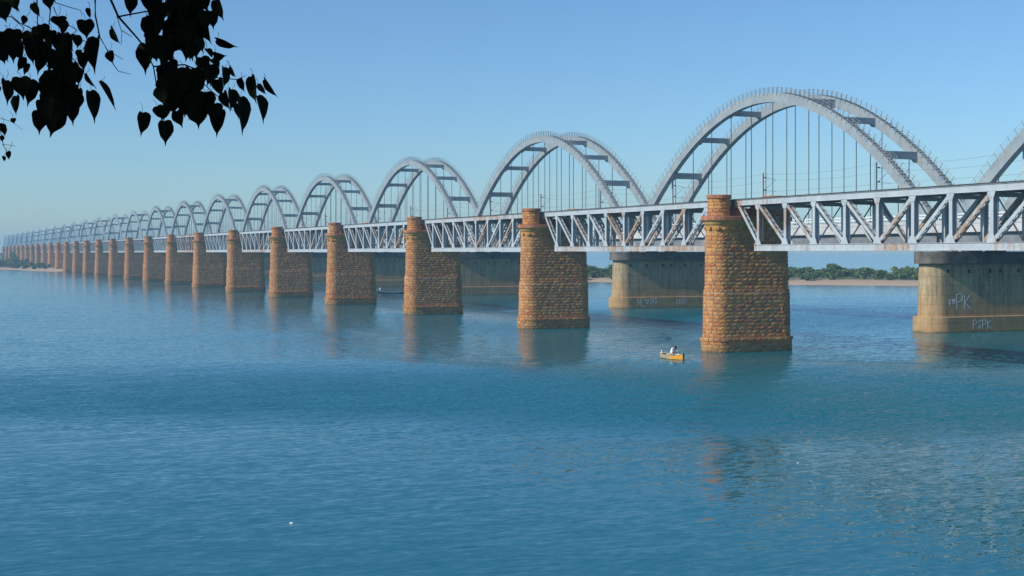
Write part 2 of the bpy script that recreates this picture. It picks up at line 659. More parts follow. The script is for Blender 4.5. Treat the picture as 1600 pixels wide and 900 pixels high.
# ------------------------------------------------------------------ stone railway piers
PY0, SPAN = 124.8, 48.0
NX0, NX1 = 77.0, 83.8          # centres of the two rounded noses
PCX = (NX0 + NX1) / 2
PA = (NX1 - NX0) / 2


def stadium(p, r, a=PA):
    """point and outward normal at perimeter distance p (start: middle of the -x nose, running towards -y)"""
    q = math.pi * r / 2
    P = 4 * q + 4 * a
    p = p % P
    if p < q:
        an = math.pi + p / r
        c = (-a, 0)
    elif p < q + 2 * a:
        return (-a + (p - q), -r), (0, -1)
    elif p < 3 * q + 2 * a:
        an = 1.5 * math.pi + (p - q - 2 * a) / r
        c = (a, 0)
    elif p < 3 * q + 4 * a:
        return (a - (p - 3 * q - 2 * a), r), (0, 1)
    else:
        an = math.pi / 2 + (p - 3 * q - 4 * a) / r
        c = (-a, 0)
    n = (math.cos(an), math.sin(an))
    return (c[0] + r * n[0], c[1] + r * n[1]), n


def stadium_shell(mb, prof, a=PA, nseg=12, mi=0):
    """closed stadium body through the (r, z) profile"""
    rings = []
    for r, z in prof:
        ring = []
        for k in range(nseg + 1):
            an = math.pi / 2 + math.pi * k / nseg
            ring.append((-a + r * math.cos(an), r * math.sin(an), z))
        for k in range(nseg + 1):
            an = -math.pi / 2 + math.pi * k / nseg
            ring.append((a + r * math.cos(an), r * math.sin(an), z))
        rings.append(ring)
    n = len(rings[0])
    v = [p for ring in rings for p in ring]
    f = []
    for i in range(len(rings) - 1):
        for k in range(n):
            b = (k + 1) % n
            f.append((i * n + k, i * n + b, (i + 1) * n + b, (i + 1) * n + k))
    f.append(tuple(range(n))[::-1])
    f.append(tuple((len(rings) - 1) * n + k for k in range(n)))
    mb.add(v, f, mi)


def unit_stone(g):
    """rock-faced block: x across (1), z up (1), face towards -y; depth in metres"""
    nx, nz = 4, 3
    v, f = [], []
    for j in range(nz):
        for i in range(nx):
            edge = i in (0, nx - 1) or j in (0, nz - 1)
            x = i / (nx - 1) - 0.5 + (0 if i in (0, nx - 1) else g.uniform(-.07, .07))
            z = j / (nz - 1) - 0.5 + (0 if j in (0, nz - 1) else g.uniform(-.12, .12))
            if edge:
                x *= g.uniform(0.96, 1.0)
                z *= g.uniform(0.92, 1.0)
                y = g.uniform(-0.022, 0.004)
            else:
                y = -g.uniform(0.025, 0.075)
            v.append((x, y, z))
    for j in range(nz - 1):
        for i in range(nx - 1):
            a = j * nx + i
            f.append((a, a + 1, a + nx + 1, a + nx))
    # sides back into the mortar
    rim = [0, 1, 2, 3, 7, 11, 10, 9, 8, 4]
    o = len(v)
    for i in rim:
        x, y, z = v[i]
        v.append((x * 1.01, 0.14, z * 1.01))
    for k in range(len(rim)):
        k2 = (k + 1) % len(rim)
        f.append((rim[k2], rim[k], o + k, o + k2))
    return np.array(v), f


_g = np.random.default_rng(5)
UNIT = [unit_stone(_g) for _ in range(28)]
UNIT_ME = []
for i, (v_, f_) in enumerate(UNIT):
    me_ = bpy.data.meshes.new('stone')
    me_.from_pydata([tuple(p) for p in v_], [], f_)
    me_.materials.append(M['stone'])
    UNIT_ME.append(me_)


def pier_radius(z):
    if z < 1.4:
        return 1.86
    if z < 6.2:
        return 1.70 - (z - 1.4) * 0.015
    return 1.50 - (z - 6.2) * 0.017


def lay_stones(seed):
    """list of (x, y, z, nx, ny, w, h, variant) in pier coordinates"""
    g = random.Random(seed)
    out = []
    z = -0.82
    courses = []
    while z < 12.2:
        hh = 0.385
        courses.append((z, hh, pier_radius(z + hh / 2), PA))
        z += hh
    for (z, hh, r, a) in courses:
        band = abs(z + hh / 2 - 6.2) < 0.25 or abs(z + hh / 2 - 1.3) < 0.2
        r2 = r + (0.09 if band else 0)
        P = 2 * math.pi * r2 + 4 * a
        p = g.uniform(0, 0.6)
        end = p + P
        while p < end - 0.05:
            _, n = stadium(p + 0.35, r2, a)
            w = g.uniform(0.6, 1.15) if abs(n[1]) > 0.999 else g.uniform(0.5, 0.74)
            if end - p - w < 0.4:
                w = end - p
            (x, y), n = stadium(p + w / 2, r2 - 0.035, a)
            out.append((x, y, z + hh / 2, n[0], n[1], w - 0.05, hh - 0.05, g.randrange(28), g.random()))
            p += w
    # the two turrets
    for cx in (-PA, PA):
        for c in range(5):
            z = 14.08 + c * 0.36
            k = 10
            off = g.uniform(0, 1)
            for i in range(k):
                an = 2 * math.pi * (i + off) / k
                n = (math.cos(an), math.sin(an))
                w = 2 * math.pi * 1.17 / k
                out.append((cx + 1.12 * n[0], 1.12 * n[1], z + 0.18, n[0], n[1], w - 0.04, 0.32, g.randrange(28), g.random()))
    return out


def stone_verts(s):
    x, y, z, nx, ny, w, h, var, rnd = s
    v, f = UNIT[var]
    # local -y -> outward normal n ; local x -> tangent t = (-ny, nx)
    t = (-ny, nx)
    P = np.empty_like(v)
    lx, ly, lz = v[:, 0] * w, v[:, 1], v[:, 2] * h
    P[:, 0] = x + lx * t[0] - ly * nx
    P[:, 1] = y + lx * t[1] - ly * ny
    P[:, 2] = z + lz
    return P, f


def joined_stones(name, stones):
    V, F, T = [], [], []
    o = 0
    for s in stones:
        P, f = stone_verts(s)
        V.extend(map(tuple, P))
        F.extend([tuple(i + o for i in q) for q in f])
        T.extend([s[8]] * len(P))
        o += len(P)
    me = bpy.data.meshes.new(name)
    me.from_pydata(V, [], F)
    me.materials.append(M['stone_set'])
    at = me.attributes.new('tint', 'FLOAT', 'POINT')
    at.data.foreach_set('value', np.array(T, dtype=np.float32))
    return me


def cyl(mb, cx, cy, prof, n=20, mi=0):
    v, f = [], []
    for r, z in prof:
        for k in range(n):
            an = 2 * math.pi * k / n
            v.append((cx + r * math.cos(an), cy + r * math.sin(an), z))
    for i in range(len(prof) - 1):
        for k in range(n):
            b = (k + 1) % n
            f.append((i * n + k, i * n + b, (i + 1) * n + b, (i + 1) * n + k))
    f.append(tuple(range(n))[::-1])
    f.append(tuple((len(prof) - 1) * n + k for k in range(n)))
    mb.add(v, f, mi)


# shared meshes of the pier parts
_m = MB()
stadium_shell(_m, [(1.80, -3.0), (1.80, 1.42), (1.63, 1.43), (1.58, 6.2), (1.43, 6.22), (1.33, 12.3)])
ME_CORE = _m.mesh('mortar_core', M['mortar'])
_m = MB()
stadium_shell(_m, [(1.36, 12.302), (1.36, 12.6), (1.40, 12.62), (1.40, 13.05)])
for k in range(26):
    P = 2 * math.pi * 1.46 + 4 * PA
    (x_, y_), n_ = stadium(P * (k + 0.5) / 26, 1.46)
    t_ = (-n_[1], n_[0])
    _m.beam((x_ - t_[0] * 0.2, y_ - t_[1] * 0.2, 12.8), (x_ + t_[0] * 0.2, y_ + t_[1] * 0.2, 12.8), 0.26, 0.30)
ME_CORBEL = _m.mesh('corbel_course', mat_plain('corbel_stone', (0.50, 0.26, 0.08), 0.9, 0.4, 1.6, bump=0.3))
_m = MB()
stadium_shell(_m, [(1.42, 13.052), (1.52, 13.2), (1.60, 13.28), (1.60, 13.38), (1.70, 13.5), (1.78, 13.6)])
ME_MOULD = _m.mesh('moulding', M['moulding'])
_m = MB()
stadium_shell(_m, [(1.86, 13.603), (1.88, 13.64), (1.88, 13.98), (1.84, 14.06)])
ME_LEDGE = _m.mesh('ledge', M['ledge'])
_m = MB()
cyl(_m, 0, 0, [(1.08, 14.063), (1.08, 15.86)])
ME_TCORE = _m.mesh('turret_core', M['mortar'])
_m = MB()
cyl(_m, 0, 0, [(1.27, 15.865), (1.30, 15.9), (1.30, 16.2), (1.25, 16.27)])
ME_TCAP = _m.mesh('turret_cap', M['ledge'])
_m = MB()
_m.box(-1.75, 1.75, -1.0, 1.0, 14.064, 14.9)
ME_BED = _m.mesh('bed_stone', M['ledge'])


def facing_area(s, cx, cy):
    x, y, z, nx, ny, w, h = s[:7]
    X, Y = x + cx, y + cy
    dist = math.hypot(X, Y)
    c = -(nx * X + ny * Y) / dist
    # hidden behind the near truss of the next span
    if y < 0 and x > -0.4 and 10.4 < z < 11.2:
        return 0
    return c * w * h / (1 + 0.0 * dist)


SETS = [lay_stones(s) for s in (101, 202, 303)]
ME_ALL = [joined_stones('masonry', s) for s in SETS]

for n in range(-1, 27):
    py = PY0 + SPAN * n
    pier = empty('stone_pier', (PCX, py, 0))
    for nm, me in (('mortar_core', ME_CORE), ('corbel_course', ME_CORBEL), ('moulding', ME_MOULD), ('ledge', ME_LEDGE), ('bed_stone', ME_BED)):
        link(nm, me, pier)
    for cx in (-PA, PA):
        t = link('turret', ME_TCORE, pier, (cx, 0, 0))
        link('turret_cap', ME_TCAP, t)
    if n in (0, 1):
        st = SETS[n]
        order = sorted(range(len(st)), key=lambda i: -facing_area(st[i], PCX, py))
        pick = order[:300]
        rest = [st[i] for i in order[300:]]
        for i in pick:
            x, y, z, nx, ny, w, h, var, rnd = st[i]
            o = link('stone', UNIT_ME[var], pier, (x, y, z))
            o.rotation_euler = (0, 0, math.atan2(nx, -ny))
            o.scale = (w, 1, h)
        o = link('masonry', joined_stones('masonry', rest), pier)
        o['kind'] = 'stuff'
    else:
        o = link('masonry', ME_ALL[n % 3], pier)
        o['kind'] = 'stuff'
        o.rotation_euler = (0, 0, math.pi if (n // 3) % 2 else 0)
    if n == -1:
        lab = 'sandstone pier just beyond the right edge of the frame'
    elif n == 0:
        lab = 'nearest and largest orange sandstone pier, standing right of the yellow boat'
    else:
        lab = '%s orange sandstone pier from the right in the receding row' % ORD[n]
    tag(pier, lab, 'pier', 'sandstone piers of the truss bridge')


def pier_bush(n, r, lab):
    V, F, T = leaf_cloud([(0, 0, r * .7), (r * .6, -.2, r * .5), (-.3 * r, .3, r * .9)], [r, r * .7, r * .6], [160, 110, 90], .13, n)
    b = empty('bush', (NX0 + 1.4, PY0 + SPAN * n - 1.1, 14.06))
    link('foliage', np_mesh('foliage', V, F, M['scrub'], T), b)
    MB().tube([(0, 0, -.05), (.05, 0, r * .5), (.2, .1, r)], [.05, .04, .02], 5).build('stem', M['ledge'], b)
    tag(b, lab, 'bush')


pier_bush(8, 1.5, 'small green bush rooted on top of the ninth stone pier from the right')
pier_bush(13, 1.7, 'small green bush rooted on top of the fourteenth stone pier from the right')


# ------------------------------------------------------------------ steel truss spans
TX0, TX1 = 78.75, 82.05        # planes of the two trusses
ZT0, ZT1 = 15.17, 15.75        # top chord
ZB0, ZB1 = 10.45, 11.10        # bottom chord
PAN = 4.75


def diag_member(p0, p1, lace_mb, plate_mb):
    """two plates joined by zig-zag lacing; members lie in a plane of constant x"""
    p0, p1 = Vector(p0), Vector(p1)
    t = (p1 - p0).normalized()
    s = Vector((1, 0, 0)).cross(t).normalized()
    for dx in (-0.21, 0.21):
        plate_mb.beam(p0 + Vector((dx, 0, 0)), p1 + Vector((dx, 0, 0)), 0.05, 0.32, up=s)
    L = (p1 - p0).length
    n = max(6, int(L / 0.42))
    for sd in (-1, 1):
        for k in range(n):
            a = p0 + t * (L * (0.06 + 0.88 * k / n)) + s * (0.15 * sd)
            b = p0 + t * (L * (0.06 + 0.88 * (k + 1) / n)) + s * (0.15 * sd)
            q = 0.185 if k % 2 else -0.185
            lace_mb.beam(a + Vector((q, 0, 0)), b + Vector((-q, 0, 0)), 0.06, 0.02, up=s)


def gusset(half, z0, z1):
    g = MB()
    v = []
    for x in (-.015, .015):
        v += [(x, -half, z0), (x, half, z0), (x, .26, z1), (x, -.26, z1)]
    g.add(v, [(0, 1, 2, 3), (7, 6, 5, 4), (0, 4, 5, 1), (1, 5, 6, 2), (2, 6, 7, 3), (3, 7, 4, 0)])
    return g.mesh('gusset_plate', M['truss'])


GUSSET_LOW = gusset(.62, -.06, .62)
GUSSET_TOP = gusset(.50, .02, -.55)


def build_truss():
    root = empty('truss_span', (PCX, 0, 0))
    for ti, X in enumerate((TX0 - PCX, TX1 - PCX)):
        m = MB()
        m.box(X - .25, X + .25, -23.4, 23.4, ZT0, ZT1 - .05)
        m.box(X - .33, X + .33, -23.45, 23.45, ZT1 - .05, ZT1)
        m.box(X - .30, X + .30, -23.4, 23.4, ZT0 - .03, ZT0)
        m.build('top_chord', M['truss'], root)
        m = MB()
        m.box(X - .24, X + .24, -19.7, 19.7, ZB0 + .04, ZB1 - .04)
        m.box(X - .31, X + .31, -19.75, 19.75, ZB1 - .04, ZB1)
        m.box(X - .31, X + .31, -19.75, 19.75, ZB0, ZB0 + .04)
        m.build('bottom_chord', M['truss'], root)
        for k in range(-4, 5):
            y = PAN * k
            m = MB()
            m.box(X - .26, X - .21, y - .2, y + .2, ZB1, ZT0 - .03)
            m.box(X + .21, X + .26, y - .2, y + .2, ZB1, ZT0 - .03)
            m.box(X - .21, X + .21, y - .025, y + .025, ZB1, ZT0 - .03)
            m.build('post', M['truss'], root)
            dx = -.285 if ti == 0 else .285
            o = link('gusset_plate', GUSSET_LOW, root, (X + dx, y, ZB1))
            o = link('gusset_plate', GUSSET_TOP, root, (X + dx, y, ZT0))
        for sg in (-1, 1):
            for k in range(0, 5):
                # diagonal falls from the top of post k+1 (or the bearing) to the foot of post k
                yb = sg * PAN * k
                yt = sg * (PAN * (k + 1) if k < 4 else 22.7)
                pl, lc = MB(), MB()
                diag_member((X, yb + sg * .1, ZB1 + .1), (X, yt - sg * .05, ZT0 - .05), lc, pl)
                d = pl.build('diagonal' if k < 4 else 'end_post', M['truss_rust' if k in (0, 2) else 'truss'], root)
                lo = lc.build('lacing', M['truss_dark'], d)
                lo['kind'] = 'stuff'
    for k in range(-4, 5):
        y = PAN * k
        m = MB()
        x0, x1 = TX0 - PCX + .27, TX1 - PCX - .27
        m.beam((x0, y, ZB1 + .2), (x1, y, ZT0 - .2), .09, .09)
        m.beam((x0, y + .1, ZT0 - .2), (x1, y + .1, ZB1 + .2), .09, .09)
        m.beam((x0, y, ZT0 - .3), (x1, y, ZT0 - .3), .2, .35)
        m.beam((x0, y, ZB1 - .2), (x1, y, ZB1 - .2), .2, .3)
        m.build('sway_frame', M['truss_dark'], root)
    m = MB()
    for k in range(-4, 4):
        x0, x1 = TX0 - PCX + .2, TX1 - PCX - .2
        a, b = PAN * k, PAN * (k + 1)
        m.beam((x0, a, ZB0 + .2), (x1, b, ZB0 + .2), .1, .08)
        m.beam((x0, b, ZB0 + .3), (x1, a, ZB0 + .3), .1, .08)
    m.build('lateral_bracing', M['truss_dark'], root)
    m = MB()
    m.box(TX0 - PCX - .38, TX1 - PCX + .38, -23.6, 23.6, ZT1 + .004, ZT1 + .09)
    m.build('deck_plate', M['deck_top'], root)
    m = MB()
    for sg in (-1, 1):
        for X in (TX0 - PCX, TX1 - PCX):
            m.box(X - .35, X + .35, sg * 23.1 - .3, sg * 23.1 + .3, 14.903, ZT0 - .035)
    m.build('bearing', M['rusty'], root)
    m = MB()
    for k in range(-9, 10):
        m.box(TX0 - PCX + .3, TX1 - PCX - .3, k * 2.375 - .14, k * 2.375 + .14, ZT0 + .05, ZT0 + .45)
    m.build('floor_beam', M['rusty'], root)['kind'] = 'stuff'
    return root


def truss_far_mesh(mt='truss'):
    m = MB()
    for X in (TX0 - PCX, TX1 - PCX):
        m.box(X - .3, X + .3, -23.4, 23.4, ZT0, ZT1)
        m.box(X - .28, X + .28, -19.7, 19.7, ZB0, ZB1)
        for k in range(-4, 5):
            m.box(X - .26, X + .26, PAN * k - .18, PAN * k + .18, ZB1, ZT0)
        for sg in (-1, 1):
            for k in range(5):
                yt = sg * (PAN * (k + 1) if k < 4 else 22.7)
                for dx in (-.21, .21):
                    m.beam((X + dx, sg * PAN * k + sg * .25, ZB1 + .1), (X + dx, yt - sg * .2, ZT0 - .05), .05, .32, up=(0, 0.6, 0.8))
        for sg in (-1, 1):
            m.box(X - .35, X + .35, sg * 23.1 - .3, sg * 23.1 + .3, 14.903, ZT0)
    for k in range(-4, 5):
        m.beam((TX0 - PCX, PAN * k, ZB1), (TX1 - PCX, PAN * k, ZT0), .09, .09)
        m.beam((TX0 - PCX, PAN * k + .1, ZT0), (TX1 - PCX, PAN * k + .1, ZB1), .09, .09)
    nf = len(m.f)
    m.box(TX0 - PCX - .38, TX1 - PCX + .38, -23.6, 23.6, ZT1 + .004, ZT1 + .09, 1)
    return m.mesh('truss_span', [M[mt], M['deck_top']])


TRUSS = build_truss()
index_kids()
TRUSS_FAR = truss_far_mesh()
TRUSS_OLD = truss_far_mesh('truss_dark')
for n in range(0, 27):
    yc = PY0 + SPAN * (n - 0.5)
    if n == 0:
        o = TRUSS
    elif n < 6:
        o = copy_tree(TRUSS)
    else:
        o = link('truss_span', TRUSS_FAR if n < 9 else TRUSS_OLD)
    o.location = (PCX, yc, 0)
    if n == 0:
        lab = 'nearest grey steel truss span, running off the right edge from the largest stone pier'
    else:
        lab = 'grey steel truss span between the %s and %s stone piers from the right' % (ORD[n - 1], ORD[n])
    tag(o, lab, 'bridge span', 'steel truss spans')


# ------------------------------------------------------------------ concrete arch spans
AY0, ASTEP = 189.0, 86.4
AX0, AX1, ACX = 124.6, 131.4, 128.0
RIB_D, RIB_W = 1.45, 0.95


def rib_low(y):
    return 34.15 - 0.0124 * y * y + 0.25 * math.exp(-(y / 14.0) ** 2) - 0.25


def rib_frame(y):
    z = rib_low(y)
    dz = (rib_low(y + .05) - rib_low(y - .05)) / .1
    L = math.hypot(1, dz)
    return z, (-dz / L, 1 / L)            # soffit height, normal (y, z) pointing out of the curve


def build_rib(mb, X, seg=56, y_end=42.6):
    v, f = [], []
    for i in range(seg + 1):
        y = -y_end + 2 * y_end * i / seg
        z, (ny, nz) = rib_frame(y)
        for dx, dd in ((-RIB_W / 2, 0), (RIB_W / 2, 0), (RIB_W / 2, RIB_D), (-RIB_W / 2, RIB_D)):
            v.append((X + dx, y + ny * dd, z + nz * dd))
    for i in range(seg):
        for k in range(4):
            a, b = i * 4 + k, i * 4 + (k + 1) % 4
            f.append((a, a + 4, b + 4, b))
    f.append((0, 1, 2, 3))
    f.append((seg * 4 + 3, seg * 4 + 2, seg * 4 + 1, seg * 4))
    mb.add(v, f)


def build_rib_railing(mb, X, step=1.15):
    n = int(2 * 40.5 / step)
    for sd in (-1, 1):
        top, mid = [], []
        for i in range(n + 1):
            # even steps along the curve near the crown, drawn out on the legs
            y = -40.5 + 81.0 * i / n
            z, (ny, nz) = rib_frame(y)
            x = X + sd * (RIB_W / 2 + .035)
            p0 = (x, y + ny * (RIB_D - .38), z + nz * (RIB_D - .38))
            p1 = (x, y + ny * (RIB_D + .95), z + nz * (RIB_D + .95))
            mb.beam(p0, p1, .07, .07, up=(1, 0, 0))
            top.append((x, y + ny * (RIB_D + .82), z + nz * (RIB_D + .82)))
            mid.append((x, y + ny * (RIB_D + .42), z + nz * (RIB_D + .42)))
        mb.tube(top[::2], .02, 4)
        mb.tube(mid[::2], .02, 4)
    k = int(81 / 0.55)
    for i in range(k):
        y = -40.5 + 81 * (i + .5) / k
        if abs(y) < 6:
            continue
        z, (ny, nz) = rib_frame(y)
        mb.beam((X - .4, y + ny * (RIB_D + .06), z + nz * (RIB_D + .06)), (X + .4, y + ny * (RIB_D + .06), z + nz * (RIB_D + .06)), .12, .12, up=(0, 0, 1), mi=1)


HANG = [3.05 + 6.1 * k for k in range(6)]
HANG = [-y for y in HANG[::-1]] + HANG
BEAMS = [-29.0, -19.7, -10.0, 10.0, 19.7, 29.0]
DZ0, DZ1 = 12.9, 14.35


def arch_parts(detail):
    root = empty('arch_span', (ACX, AY0, 0)) if detail else None
    far = MB()
    for X in (AX0 - ACX, AX1 - ACX):
        m = MB() if detail else far
        build_rib(m, X, 56 if detail else 28)
        if detail:
            rib = m.build('arch_rib', M['arch'], root)
            r = MB()
            build_rib_railing(r, X)
            ro = r.build('railing', [M['railing'], M['truss_dark']], rib)
            ro['kind'] = 'stuff'
        for y in HANG:
            z, (ny, nz) = rib_frame(y)
            m = MB() if detail else far
            m.tube([(X, y, DZ1 - .1), (X, y, z + .2)], .065, 6, 0 if detail else 1)
            if detail:
                m.tube([(X, y, DZ1 - .1), (X, y, DZ1 + .35)], .11, 6)
                m.build('hanger', M['hanger'], root, smooth=False)
    for y in BEAMS:
        z, (ny, nz) = rib_frame(y)
        cz, cy = z + nz * RIB_D * .5, y + ny * RIB_D * .5
        m = MB() if detail else far
        x0, x1 = AX0 - ACX + RIB_W / 2 - .004, AX1 - ACX - RIB_W / 2 + .004
        h = 1.05 if abs(y) > 25 else .85
        m.box(x0, x1, cy - .42, cy + .42, cz - h / 2, cz + h / 2)
        if detail:
            # small haunches where the beam meets each rib
            for xa, sg in ((x0, 1), (x1, -1)):
                m.add([(xa, cy - .43, cz - h / 2 - .45), (xa, cy + .43, cz - h / 2 - .45), (xa, cy + .43, cz - h / 2 + .1), (xa, cy - .43, cz - h / 2 + .1),
                       (xa + sg * .5, cy - .43, cz - h / 2 - .004), (xa + sg * .5, cy + .43, cz - h / 2 - .004), (xa + sg * .5, cy + .43, cz - h / 2 + .1), (xa + sg * .5, cy - .43, cz - h / 2 + .1)],
                      [(3, 2, 1, 0), (4, 5, 6, 7), (0, 1, 5, 4), (1, 2, 6, 5), (2, 3, 7, 6), (3, 0, 4, 7)] if sg > 0 else
                      [(0, 1, 2, 3), (7, 6, 5, 4), (4, 5, 1, 0), (5, 6, 2, 1), (6, 7, 3, 2), (7, 4, 0, 3)])
            m.build('cross_beam', M['arch'], root)
    m = MB() if detail else far
    m.box(-5.1, 5.1, -43.15, 43.15, DZ0, DZ1)
    if detail:
        m.box(-5.16, -4.9, -43.1, 43.1, DZ1 - .35, DZ1 + .14)
        m.box(4.9, 5.16, -43.1, 43.1, DZ1 - .35, DZ1 + .14)
        m.build('deck_slab', M['girder'], root)
        m = MB()
        for x in (-4.0, 0, 4.0):
            m.box(x - .45, x + .45, -42.6, 42.6, 11.55, DZ0 - .003)
        for k in range(-7, 8):
            m.box(-3.54, 3.54, k * 6.05 - .2, k * 6.05 + .2, 11.9, DZ0 - .004)
        m.build('girder', M['girder_shade'], root)
        m = MB()
        for x in (-5.03, 5.03):
            for k in range(-24, 25):
                m.box(x - .04, x + .04, k * 1.78 - .05, k * 1.78 + .05, DZ1 + .14, DZ1 + .95)
            for zz in (DZ1 + .5, DZ1 + .9):
                m.box(x - .05, x + .05, -43, 43, zz - .07, zz + .07)
        ro = m.build('deck_railing', M['white_rail'], root)
        ro['kind'] = 'stuff'
        m = MB()
        for x in (-.84, .84):
            m.box(x - .04, x + .04, -43.1, 43.1, DZ1 + .2, DZ1 + .36)
        for k in range(-64, 65):
            m.box(-1.35, 1.35, k * .66 - .12, k * .66 + .12, DZ1 + .004, DZ1 + .2)
        ro = m.build('rail_track', M['deck_top'], root)
        ro['kind'] = 'stuff'
        return root
    m.box(-4.4, 4.4, -42.6, 42.6, 11.55, DZ0)
    for X in (AX0 - ACX, AX1 - ACX):
        # railing kept as two slim bands of posts
        n = 40
        for sd in (-1, 1):
            for i in range(n + 1):
                y = -40.5 + 81 * i / n
                z, (ny, nz) = rib_frame(y)
                x = X + sd * .5
                m.beam((x, y + ny * (RIB_D - .3), z + nz * (RIB_D - .3)), (x, y + ny * (RIB_D + .95), z + nz * (RIB_D + .95)), .06, .06, up=(1, 0, 0), mi=2)
    return m.mesh('arch_span', [M['arch'], M['hanger'], M['railing']])


ARCH = arch_parts(True)
index_kids()
ARCH_FAR = arch_parts(False)
for n in range(-1, 24):
    if n == -1:
        o = ARCH
    elif n < 8:
        o = copy_tree(ARCH)
    else:
        o = link('arch_span', ARCH_FAR)
    o.location = (ACX, AY0 + ASTEP * n, 0)
    if n == -1:
        lab = 'pale concrete arch span cut off by the right edge of the frame'
    elif n == 0:
        lab = 'largest complete pale concrete arch span, above the biggest stone pier'
    else:
        lab = '%s complete pale concrete arch span counted from the right' % ORD[n]
    tag(o, lab, 'bridge span', 'concrete arch spans')


# ------------------------------------------------------------------ concrete piers of the arch bridge
CA, PIER_DX = 9.3, 3.2          # the piers reach farther out on the side away from the stone bridge
_m = MB()
stadium_shell(_m, [(2.20, 2.052), (1.98, 8.85)], CA, 48)
ME_SHAFT = _m.mesh('shaft', M['pierc'])
_m = MB()
stadium_shell(_m, [(2.78, -3), (2.74, 1.98), (2.64, 2.05)], CA, 48)
ME_BASE = _m.mesh('footing', M['pierc'])
_m = MB()
stadium_shell(_m, [(2.56, 8.853), (2.60, 8.9), (2.60, 10.38), (2.54, 10.45)], CA, 20)
ME_CAP = _m.mesh('pier_cap', M['cap'])
_m = MB()
_m.box(-.55, .55, -.45, .45, 10.453, 11.2)
_m.box(-.4, .4, -.3, .3, 11.2, 11.547)
ME_PED = _m.mesh('bearing_block', M['cap'])
_m = MB()
_m.box(-.14, .14, -.14, .02, -.24, .24)  # solid dark block on the face in place of a recessed weep hole
ME_WEEP = _m.mesh('weep_hole_block', M['hole'])


def shaft_r(z):
    return 2.20 - (z - 2.052) * (0.22 / 6.798) if z > 2.05 else 2.75


def stroke(mb, pts, s0, z0, size, w=0.09):
    """hand-painted line on the -y face: pts in letter units, s0 = metres from the pier centre"""
    P = [(s0 + x * size, z0 + y * size) for x, y in pts]
    for (xa, za), (xb, zb) in zip(P[:-1], P[1:]):
        n = max(1, int(math.hypot(xb - xa, zb - za) / 0.25))
        for k in range(n):
            a, b = k / n, (k + 1) / n
            q = []
            for u in (a, b):
                x, z = xa + (xb - xa) * u, za + (zb - za) * u
                r = shaft_r(z) if z > 2.0 else 2.745
                if x < -CA:
                    r_ = math.sqrt(max(0.05, r * r - (x + CA) ** 2))
                else:
                    r_ = r
                q.append((x, -r_ - .012, z))
            d = Vector(q[1]) - Vector(q[0])
            e = d.normalized() * w * .3
            mb.beam(Vector(q[0]) - e, Vector(q[1]) + e, w, .012, up=(0, 1, 0))


G_I = [[(0, 0), (0.5, 0)], [(.25, 0), (.25, 1)], [(0, 1), (.5, 1)]]
G_P = [[(0, 0), (0, 1)], [(0, 1), (.35, 1.05), (.5, .85), (.45, .6), (.25, .5), (0, .5)]]
G_K = [[(0, 0), (0, 1)], [(.5, 1), (0, .5), (.55, 0)]]
G_S = [[(.45, .9), (.25, 1), (.05, .85), (.2, .55), (.42, .35), (.3, .02), (.05, .1), (.1, .3)]]
G_N = [[(0, 0), (0, 1), (.5, 0), (.5, 1)]]
G_L = [[(0, 1), (0, 0), (.6, 0)]]
G_H = [[(.35, 0), (0, .6), (.12, .9), (.35, .7), (.58, .9), (.7, .6), (.35, 0)]]
G_1 = [[(0, .85), (.15, 1), (.15, 0)], [(0, 0), (.3, 0)]]
G_4 = [[(.3, 0), (.3, 1), (0, .35), (.45, .35)]]
G_3 = [[(0, 1), (.4, .9), (.2, .55), (.42, .25), (0, 0)]]
G_2 = [[(0, .8), (.25, 1), (.42, .75), (0, 0), (.45, 0)]]
G_0 = [[(.2, 0), (0, .5), (.2, 1), (.42, .5), (.2, 0)]]
G_5 = [[(.42, 1), (.05, 1), (.02, .55), (.4, .45), (.3, .05), (0, 0)]]


def write(mb, glyphs, s0, z0, w):
    for g, dx, dz, size in glyphs:
        for st_ in g:
            stroke(mb, st_, s0 + dx, z0 + dz, size, w)


